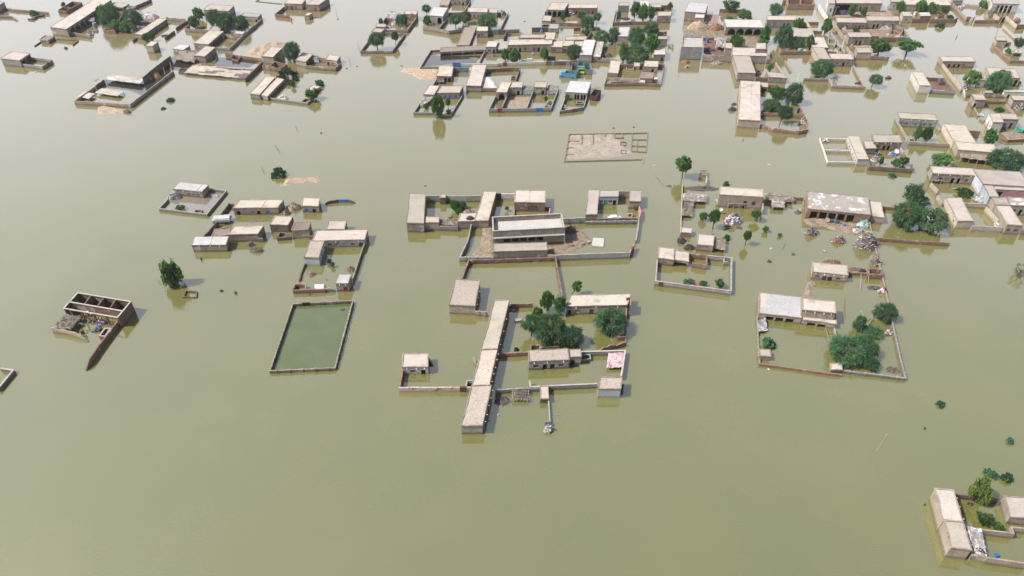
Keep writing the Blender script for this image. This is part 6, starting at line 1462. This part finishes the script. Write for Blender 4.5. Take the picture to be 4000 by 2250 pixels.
H('small mud house with a blank wall at the lane corner', (478, 667), (657, 668), (632, 603), d=86, wall='tan', roof='mud', eave=False)
bank('mud_ground', [(300, 370), (600, 370), (900, 350), (1100, 440), (790, 465), (660, 450), (640, 400), (340, 410)], .35, 'h')
bank('mud_ground', [(400, 560), (640, 560), (640, 600), (470, 610)], .3, 'h')
W('long tan wall between the lane and the two-door house', [[(180, 262), (250, 370), (310, 452)], [(350, 585), (440, 700)]], d=62, wall='tan', ref=(310, 452))
W('brick wall with blue sheet along the belongings yard', [(782, 470), (960, 470), (1145, 470)], d=60, wall='brick', gates=[(1108, 470, 2.0, 'c')])
W('mud wall at the right of the belongings yard', [(1055, 342), (1145, 465)], d=40, wall='mud')
W('roofless cubicle in the belongings yard', [(912, 385), (905, 300), (1055, 342), (1042, 410)], d=50, wall='mud')
W('brick wall below the bright rounded tree, top right', [(640, 706), (760, 710), (885, 716)], d=46, wall='brick')
W('dark roofless brick room right of the two-door lane house', [(662, 455), (750, 455), (795, 505)], d=55, wall='brick')
heap('bright household belongings piled in the yard, top right', 830, 365, 170, 60, 'fgqrb', 70, size=.6)
heap('pink bundle on the brick wall of the belongings yard', 865, 448, 60, 30, 'q', 12, size=.7)
heap('white sheet and crate before the blue-window house', 320, 375, 60, 40, 'f', 12, size=.8)
heap('white tarps before the two-door lane house', 415, 570, 90, 60, 'fv', 30, size=.8)
heap('brown brick heap in the belongings yard', 950, 425, 110, 40, 'uh', 60)
T('yl', 455, 405, 95, 62, 'yellow-green bush before the blue-window house')
T('ne', 738, 695, 255, 210, 'bright rounded tree beside the blank-walled mud house')
T('ne', 1090, 690, 320, 195, 'flat-topped bright tree standing alone in water, top right', True)
T('bu', 1520, 348, 125, 80, 'bush in water below the brick pens, top right')
H('white house with blue-grey windows at the top edge, right', (900, 27), (1055, 32), (1045, -25), d=95, wall='white', roof='pink', front='wl.35', eave=False)
H('mud-roofed house with solar panel behind leafy trees, top right', (1060, 62), (1662, 72), (1610, 0), d=70, wall='mud', roof='mud', front='we.3 d.62', eave=False)
H('cream corner house with one window at the lane, top right', (1055, 208), (1175, 210), (1150, 155), d=76, wall='cream', roof='mud', front='wn.45', eave=False)
H('brick room with a rusty sheet roof, top right', (1275, 205), (1405, 202), (1380, 158), d=85, wall='brick', roof='tin', eave=False)
W('brick walls either side of the rusty-roofed room', [[(1170, 240), (1270, 238)], [(1400, 242), (1560, 240), (1710, 238), (1748, 215)]], d=52, wall='brick')
W('brick tank in the yard right of the rusty-roofed room', [(1495, 235), (1590, 235), (1585, 185), (1500, 182)], d=40, wall='brick', closed=True)
drum('white plastic tank among the trees, top right', 1200, 190, 34, 44, 'w', 'water_tank', 'tank')
T('ne', 1010, 158, 135, 140, 'leafy tree before the white blue-windowed house')
T('ne', 1265, 152, 138, 150, 'left of two leafy trees over the solar-panel house')
T('ne', 1400, 168, 150, 140, 'right of two leafy trees over the solar-panel house')
T('ne', 1572, 165, 120, 90, 'small leafy tree at the right end of the solar-panel house')
T('bu', 1650, 232, 95, 62, 'blue-green bush at the brick pens, top right')
F('G2')
W('long tan wall of the lane to the doorway ruin, top right', [(1150, 60), (1280, 200), (1430, 360)], d=72, wall='tan')
W('brick doorway with a pale leaf in the top right lane', [(1430, 335), (1592, 340)], d=90, wall='brick', gates=[(1540, 340, 1.3, 'w')])
W('low brick wall below the thorn tree, top right', [(1590, 405), (1830, 405), (2082, 405)], d=66, wall='brick')
W('tan wall with dark gate before the white arcade house', [[(1982, 272), (2090, 350)], [(2090, 350), (2210, 352)]], d=105, wall='tan', gates=[(2150, 351, 2.2, 'k')], ref=(2090, 350))
H('white arcade house with four arches, top right', (1950, 80), (2482, 92), (2430, -10), d=178, wall='white', roof='con', front='a4:.16-.8', eave=False)
H('grey room behind the water yard, top right corner', (1150, 12), (1350, 14), (1330, -40), d=95, wall='con', roof='mud', eave=False)
W('pale stone wall behind the water yard, top right corner', [(1400, 75), (1700, 110)], d=50, wall='stone', jag=.3)
W('tan side wall left of the arcade house', [(1800, -20), (1945, 75)], d=130, wall='tan')
heap('white and black sacks in the water yard, top right corner', 1300, 170, 160, 70, 'fvd', 40, size=.8)
T('ne', 1720, 165, 170, 165, 'leafy tree left of the white arcade house')
T('th', 1905, 355, 190, 215, 'bare grey thorn tree before the white arcade house')
W('cream wall running down the right of the arcade house', [(2225, 320), (2330, 410), (2442, 505)], d=85, wall='cream')
W('brick wall at the right frame edge below the arcade house', [(2440, 492), (2620, 492)], d=92, wall='brick')
W('low broad pale wall slanting at the right frame edge', [(2165, 540), (2280, 650), (2400, 765)], d=34, wall='cream')
heap('brick and cloth rubble behind the cream wall', 2420, 420, 180, 90, 'ufh', 60, z=.6)
H('small mud house with cream side and a straw eave, right edge', (2035, 822), (2232, 828), (2182, 755), d=120, wall='tan', roof='mud', eave=True)
W('brick and tan wall around the bright-tree yard, right edge', [(1985, 915), (2150, 1065), (2312, 1212), (2640, 1222)], d=56, wall='brick', ref=(2312, 1212))
W('dark ruin wall right of the small straw-eaved house', [(2232, 835), (2330, 850)], d=60, wall='brick', jag=.4)
S('small thatch shelter on posts in the bright-tree yard', (2340, 1062), (2532, 1072), (2542, 988), d=72, m2='f', nx=1)
heap('teal and blue bundles before the small straw-eaved house', 2135, 935, 140, 70, 'tbv', 36, size=.8)
T('ne', 2450, 975, 255, 215, 'bright green tree in the yard at the right edge')
T('ne', 2232, 1078, 108, 112, 'low leafy bush beside the small thatch shelter')

# ============================================================ right edge
F('X')
H('damaged house with three dark openings and cream left side, right', (535, 264), (1357, 274), (1247, 150), d=150, wall='mud', roof='mud', front='d.24 d.4 d.54 wn.68', eave=False)
W('long cream wall down the left of the damaged three-opening yard', [(505, 262), (760, 600), (1010, 925)], d=105, wall='cream', jag=.1)
W('tan leaning wall at the right of the damaged three-opening house', [(1365, 432), (1520, 548)], d=80, wall='tan')
heap('brick rubble at the end of the long cream wall', 1100, 960, 190, 150, 'uf', 70, size=.8)
W('white gatepost wall beside the brick rubble', [(1060, 960), (1115, 1120)], d=70, wall='white', jag=.4)
stick('slim pole standing in the damaged three-opening yard', (800, 620), (835, 490), .06, 'x', 0, 2.0)
stick('second slim pole in the damaged three-opening yard', (910, 580), (940, 500), .06, 'x', 0, 1.6)
T('ov', 1212, 868, 440, 400, 'round deep green tree in the damaged three-opening yard')
T('ac', 1850, 1038, 590, 500, 'dark feathery tree before the two-arch house at right')
T('ac', 2030, 765, 370, 280, 'upper crown tree behind the dark feathery tree at right')
T('yl', 2370, 880, 260, 150, 'yellowish bush under the arches at right')
H('white-sided house with black arches behind trees, right edge', (1722, 645), (2482, 692), (2352, 460), d=210, wall='mud', roof='mud', front='a3:.5-1', eave=False)
H('small room with dark door beside the round deep green tree', (1430, 728), (1602, 738), (1622, 620), d=190, wall='con', roof='mud', front='wk.3 d.62', eave=False)
W('low mud wall along the near side of the round-tree yard', [(1150, 1078), (1600, 1086), (2050, 1104)], d=85, wall='mud', jag=.25)
H('small flat hut on the mud wall at right', (1590, 1064), (1792, 1064), (1762, 1000), d=95, wall='mud', roof='mud', eave=False)
H('white gate block with a dark doorway at the right edge', (2085, 1035), (2600, 1048), (2580, 985), d=145, wall='white', roof='con', front='d.28 Dr.95', eave=False)
F('G')
H('white-sided house with grey front standing in water, right', (1260, 1078), (1402, 1086), (1302, 915), d=98, wall='white', roof='pink', sp='r3', eave=False)
W('grey wall before the ruined yard of the white-sided house', [(1402, 1132), (1560, 1142), (1712, 1152)], d=44, wall='con', jag=.1)
W('brick ruin walls in the yard of the white-sided house', [[(1340, 972), (1500, 978)], [(1712, 1150), (1600, 1030)], [(1505, 975), (1580, 985), (1600, 1030), (1520, 1030), (1505, 975)]], d=46, wall='dark', jag=.3)
bank('mud_ground', [(1400, 1040), (1600, 1045), (1690, 1140), (1405, 1130)], .25, 'u')
T('ac', 655, 1095, 170, 155, 'leaning pale feathery tree alone in water, upper right', True, 30)
F('Y')
H('cube house with dark doorway and cream left side, right', (1345, 270), (1627, 274), (1532, 130), d=205, wall='mud', roof='mud', front='d.1', eave=True)
W('tan wall stepping down from the cube house at right', [[(1330, 440), (1440, 645)], [(1480, 700), (1592, 772)]], d=58, wall='tan')
heap('pale blue door fallen on the stepping tan wall', 1480, 660, 90, 60, 'l', 8, size=1.2, name='blue_door', cat='door')
W('dark brick wall right of the cube house', [(1632, 286), (1900, 292), (2145, 302)], d=72, wall='brick')
T('ne', 1932, 605, 260, 180, 'bright low tree in the yard right of the cube house')
T('bu', 2230, 612, 100, 48, 'little bush right of the bright low tree at right')
H('mud house with rubble-strewn front, right frame edge', (2310, 278), (2720, 288), (2640, 165), d=190, wall='tan', roof='mud', eave=True)
heap('grey rags and rubble before the rubble-fronted house', 2450, 500, 260, 150, 'jfvd', 130, size=.7)
W('tan wall under the rubble-fronted house', [(2130, 350), (2230, 470), (2330, 585)], d=90, wall='tan')
H('white-fronted house with dark window and door, right edge', (2010, 752), (2442, 764), (2352, 620), d=225, wall='con', roof='mud', front='wk.34 d.7', eave=False)
H('whitewashed wing with red doors on its left side, right edge', (1790, 835), (2062, 838), (1962, 610), d=245, wall='white', roof='mud', left='Dr.45 wr.8', sp='l4', eave=False)
W('cream wall below the red-door wing at right', [(1790, 955), (1940, 1120)], d=85, wall='cream')
W('dark brick wall along the tarp yard, right edge', [(1900, 1130), (2040, 1210), (2180, 1262), (2620, 1240)], d=70, wall='brick', ref=(1900, 1130))
bank('mud_ground', [(1960, 1080), (2350, 1000), (2620, 1100), (2620, 1225), (2180, 1248)], .3, 'h')
heap('green tarpaulin spread in the tarp yard, right edge', 2450, 1070, 240, 80, 'g', 26, size=1.5)
T('ov', 1650, 1390, 330, 420, 'pointed bright dense tree beside the red-door wing')
F('I')
H('house with six blue windows and cream left side, right', (1012, 207), (1492, 234), (1452, 158), d=98, wall='con', roof='mud', front='wb.08 wb.22 wb.46 wb.6 wb.7 wb.85', sp='f5', eave=False)
W('tan wall around the twin-tree yard of the six-blue-window house', [[(1002, 255), (1105, 432)], [(1105, 445), (1138, 492), (1642, 526)], [(1482, 292), (1528, 332)]], d=46, wall='tan', ref=(1138, 492), gates=[(1108, 450, 1.3, 'l')])
W('little brick cubicle in the corner of the twin-tree yard', [(1135, 488), (1200, 490), (1195, 460), (1130, 460)], d=26, wall='mud', closed=True)
T('ov', 1210, 482, 95, 195, 'left of two slim dense trees in the six-blue-window yard')
T('ov', 1330, 490, 130, 195, 'right leaning slim tree in the six-blue-window yard')
H('large flat house with grey roof patch and cream side, right', (1690, 497), (1972, 516), (1832, 295), d=95, wall='cream', roof='mud', sp='r6', eave=False)
H('row house with mud roof joined below the grey-patched roof', (1745, 602), (2245, 640), (2192, 535), d=100, wall='tan', roof='mud', seam=(.38, .7), eave=False)
S('collapsed thatch porch on three pillars below the row house', (1775, 692), (2122, 732), (2112, 640), d=64, roof='straw', m2='h', nx=3, strands=200)
W('dark brick wall right of the grey-patched roof', [(1880, 352), (2032, 364)], d=85, wall='brick', jag=.15)
T('ac', 2330, 855, 440, 285, 'broad dark acacia at the right of the thatch porch row house')
H('house with two red windows and two doors, right of the white yard', (690, 507), (1042, 512), (1007, 418), d=96, wall='mud', roof='mud', front='wr.2 d.42 d.58 wr.82', sp='f4')
H('side wing with scattered roof rubbish beside the red-window house', (585, 587), (717, 584), (682, 490), d=68, wall='con', roof='mud', eave=False)
H('white house with blue-striped left side facing the white yard', (480, 722), (622, 723), (492, 430), d=76, wall='white', roof='mud', left='wb.15 wb.3 we.45 wb.62 wb.78 wk.9', eave=False)
W('whitewashed double yard with blue stripes, right centre', [[(345, 456), (10, 448), (110, 745), (475, 748)], [(62, 595), (398, 602)]], d=34, wall='white', ref=(110, 745))
W('dark brick wall along the near side of the red-window courtyard', [(622, 770), (640, 802), (1182, 838), (1170, 775)], d=54, wall='dark', ref=(640, 802), jag=.1)
W('tan wall at the right of the red-window house', [(1025, 568), (1068, 625)], d=48, wall='tan')
dish('large white satellite dish in the red-window courtyard', 970, 615, 58, 'w', 1.4)
heap('black and white rubbish floating in the red-window courtyard', 740, 660, 110, 40, 'vfn', 40)
heap('blue and pink bedding floating in the red-window courtyard', 930, 660, 130, 40, 'bfmq', 40, size=.6)
heap('white rags on the near left wall of the red-window courtyard', 690, 740, 120, 70, 'fd', 50, size=.7)
heap('grey boxes in the corner of the whitewashed double yard', 75, 495, 70, 36, 'dw', 10, size=1.2)
T('ov', 768, 785, 62, 108, 'slim dense tree on the left of the red-window courtyard')
T('ne', 955, 822, 125, 120, 'left of two round trees by the near brick wall, red-window courtyard')
T('ne', 1055, 800, 125, 125, 'right of two round trees by the near brick wall, red-window courtyard')
T('bu', 915, 940, 115, 62, 'small bush afloat below the red-window courtyard')
H('house with white front wall, two windows and three doors, far right', (1425, 898), (1977, 928), (1942, 838), d=110, wall='mud', roof='pink', front='d.23 we.38 d.51 d.65 wk.83', sp='f4', eave=True)
W('tan wall at the left of the lone-tree yard, far right', [[(1412, 1010), (1500, 1105)], [(1490, 1170), (1548, 1255)]], d=62, wall='tan')
S('white rag awning at the left of the three-door house', (1420, 985), (1540, 990), (1530, 955), d=36, roof='f', nx=1, m2='v')
T('ne', 1500, 815, 270, 195, 'dense round tree behind the three-door house')
F('W')
T('ov', 1570, 618, 300, 190, 'dark twin-crowned tree in the lone-tree yard, far right')
heap('white plastic sheets piled on the far right dividing wall', 1830, 660, 220, 80, 'fd', 60, size=.8)
bed('grey bed frame floating in the lone-tree yard', 1415, 462, 80, 'd', .15, 0)
H('huge pale flat roof with grey-blue left wall, far right', (1885, 390), (2700, 440), (2500, 185), d=180, wall='blue', roof='pink', eave=False)
H('narrow flat roof extension below the huge pale roof', (1995, 602), (2152, 606), (2042, 402), h=3.6, wall='blue', roof='pink', eave=False)
H('pink-painted room with a dark gap, right frame edge', (2075, 480), (2680, 505), (2640, 398), h=3.3, wall='pink', roof='pink', front='o1:.04-.3', eave=False)
heap('brown stone and rubbish before the pink-painted room', 2400, 580, 260, 90, 'ujf', 70, size=.7)
H('cream narrow house with spouts at the lower far right', (1460, 1012), (1726, 1012), (1516, 622), d=122, wall='cream', roof='pink', left='wl.8', sp='l6', eave=False)
W('cream wall dividing the two far right yards', [(1555, 697), (1770, 706), (1978, 718)], d=80, wall='cream')
W('white stone wall between the cream house and the brown house', [(1700, 1082), (1960, 1092), (2225, 1105)], d=90, wall='stone')
W('cream inner wall of the brown house', [(1945, 765), (2155, 985)], d=85, wall='cream')
heap('white sheets on the white stone wall', 2140, 1080, 160, 50, 'f', 40, size=.8)
H('brown house with square vents pointing at the camera, far right', (2290, 1070), (2552, 1086), (2330, 745), d=150, wall='tan', roof='pink', front='wk.25 wk.75', eave=False)
H('rubbish-strewn roof wing with two dark doors, right edge', (2335, 748), (2720, 760), (2680, 620), d=160, wall='con', roof='stain', front='d.3 d.6', eave=False)
H('flat roof link between the grey-blue wall and the brown house', (2085, 738), (2330, 742), (2270, 612), h=3.4, wall='tan', roof='stain', eave=False)
W('brick wall right of the brown house', [(2555, 1150), (2700, 1165)], d=80, wall='brick')

# ============================================================ bare foundation in the middle
F('V')
W('low pale foundation walls of an unbuilt house, upper centre', [[(1755, 735), (450, 768), (530, 315), (1845, 290), (1815, 612), (1565, 595)], [(1590, 292), (1565, 595)], [(1585, 400), (1830, 405)], [(1575, 505), (1820, 515)], [(1672, 402), (1660, 600)], [(738, 312), (742, 480)], [(930, 308), (930, 480)], [(1125, 303), (1128, 355)], [(512, 425), (700, 430)], [(1285, 300), (1300, 375), (1440, 372), (1412, 298)], [(495, 540), (610, 542)], [(475, 650), (610, 655)]], d=14, wall='tan', ref=(450, 768), jag=.03, th=.35)
bank('mud_bank', [(545, 330), (1270, 312), (1290, 385), (1400, 420), (1480, 560), (1640, 600), (1500, 665), (1180, 722), (470, 755)], .12, 'M')
W('small open pit kerb on the bare foundation', [(1395, 640), (1400, 580), (1480, 582), (1478, 640)], d=12, wall='tan', closed=True, th=.25)
W('small double kerb on the bare foundation', [(1388, 498), (1395, 440), (1482, 448), (1478, 502)], d=12, wall='con', closed=True, th=.25)
# ------------------------------------------------------------ odd sticks, scraps and bare branches out on the open water
F('P')
T('th', 3978, 1085, 62, 58, 'bare dead shrub in open water at the right frame edge')
for a, b, r, lb in (((1071, 567), (1092, 590), .07, 'thin dark stick in open water above the white-sheeted house'), ((1022, 652), (1031, 677), .07, 'short dark twig left of the round green bush'), ((1154, 492), (1161, 508), .06, 'small twig in open water above the sandbank at left centre'),
    ((2563, 690), (2590, 722), .07, 'dead stick slanting in water left of the thin cream wall'), ((2513, 645), (2518, 614), .06, 'thin stick below the bare foundation'), ((1361, 223), (1370, 252), .06, 'thin stick left of the magenta-cloth compound'), ((1397, 170), (1404, 199), .06, 'thin stick at the corner of the two-tree enclosure'),
    ((2752, 98 + 0), (2760, 65), .06, 'thin stick in the water by the tall utility pole'), ((2898, 555), (2908, 537), .07, 'thin dark stick below the longest flat-roofed house'), ((3055, 978), (3068, 947), .05, 'bare twig in the middle of the scattered yard'), ((3301, 1160), (3298, 1240), .05, 'bare twig above the two leaning acacias')):
    stick(lb, a, b, r, 'x', 0, .5, 'dead_stick', 'stick')
for x, y, w, c, lb in ((1662, 726, 10, 'u', 'small brown scrap in open water above the long left mud house'), (1255, 520, 9, 'x', 'tiny scrap afloat in open water, left of centre'), (1355, 268, 11, 'x', 'dark scrap afloat left of the two-tree enclosure'), (1394, 259, 9, 'x', 'second dark scrap afloat nearer the two-tree enclosure'), (1568, 258, 10, 'x', 'dark lump beside the sand spit'),
    (2397, 501, 8, 'v', 'left dark speck above the bare foundation'), (2476, 497, 8, 'v', 'right dark speck above the bare foundation'), (2557, 647, 6, 'f', 'white scrap right of the bare foundation'), (2612, 728, 30, 'x', 'mat of dead reeds left of the thin cream wall'), (1320, 75, 9, 'x', 'scrap afloat under the red-door houses'), (2048, 84, 12, 'x', 'scrap afloat between the red-door row and the three-arch house'),
    (3004, 644, 9, 'f', 'pale scrap in open water above the boarded-porch house'), (3612, 1674, 4, 'v', 'lone dark speck on the water below the veranda yard'), (3613, 1973, 5, 'v', 'lone dark speck left of the corner house')):
    heap(lb, x, y, w, 4, [c], 7, name='floating_debris', cat='debris', mound=.2, size=.45)
# ------------------------------------------------------------ the hazy air
hm = bpy.data.materials.new('haze'); hm.use_nodes = True; hm.node_tree.nodes.remove(hm.node_tree.nodes['Principled BSDF'])
pv = hm.node_tree.nodes.new('ShaderNodeVolumePrincipled'); pv.inputs['Color'].default_value = (0.93, 0.93, 0.96, 1); pv.inputs['Density'].default_value = 0.00008; pv.inputs['Anisotropy'].default_value = 0.2
hm.node_tree.links.new(pv.outputs[0], hm.node_tree.nodes['Material Output'].inputs['Volume'])
m = MB(); m.box((-910, -260, -2), (1820, 0, 0), (0, 1470, 0), (0, 0, 120)); hz = m.build('haze', hm); hz['kind'] = 'stuff'; hz['label'] = 'thin hazy air over the whole flooded village'; hz['category'] = 'haze'
print('OBJECTS', len(COL.objects))
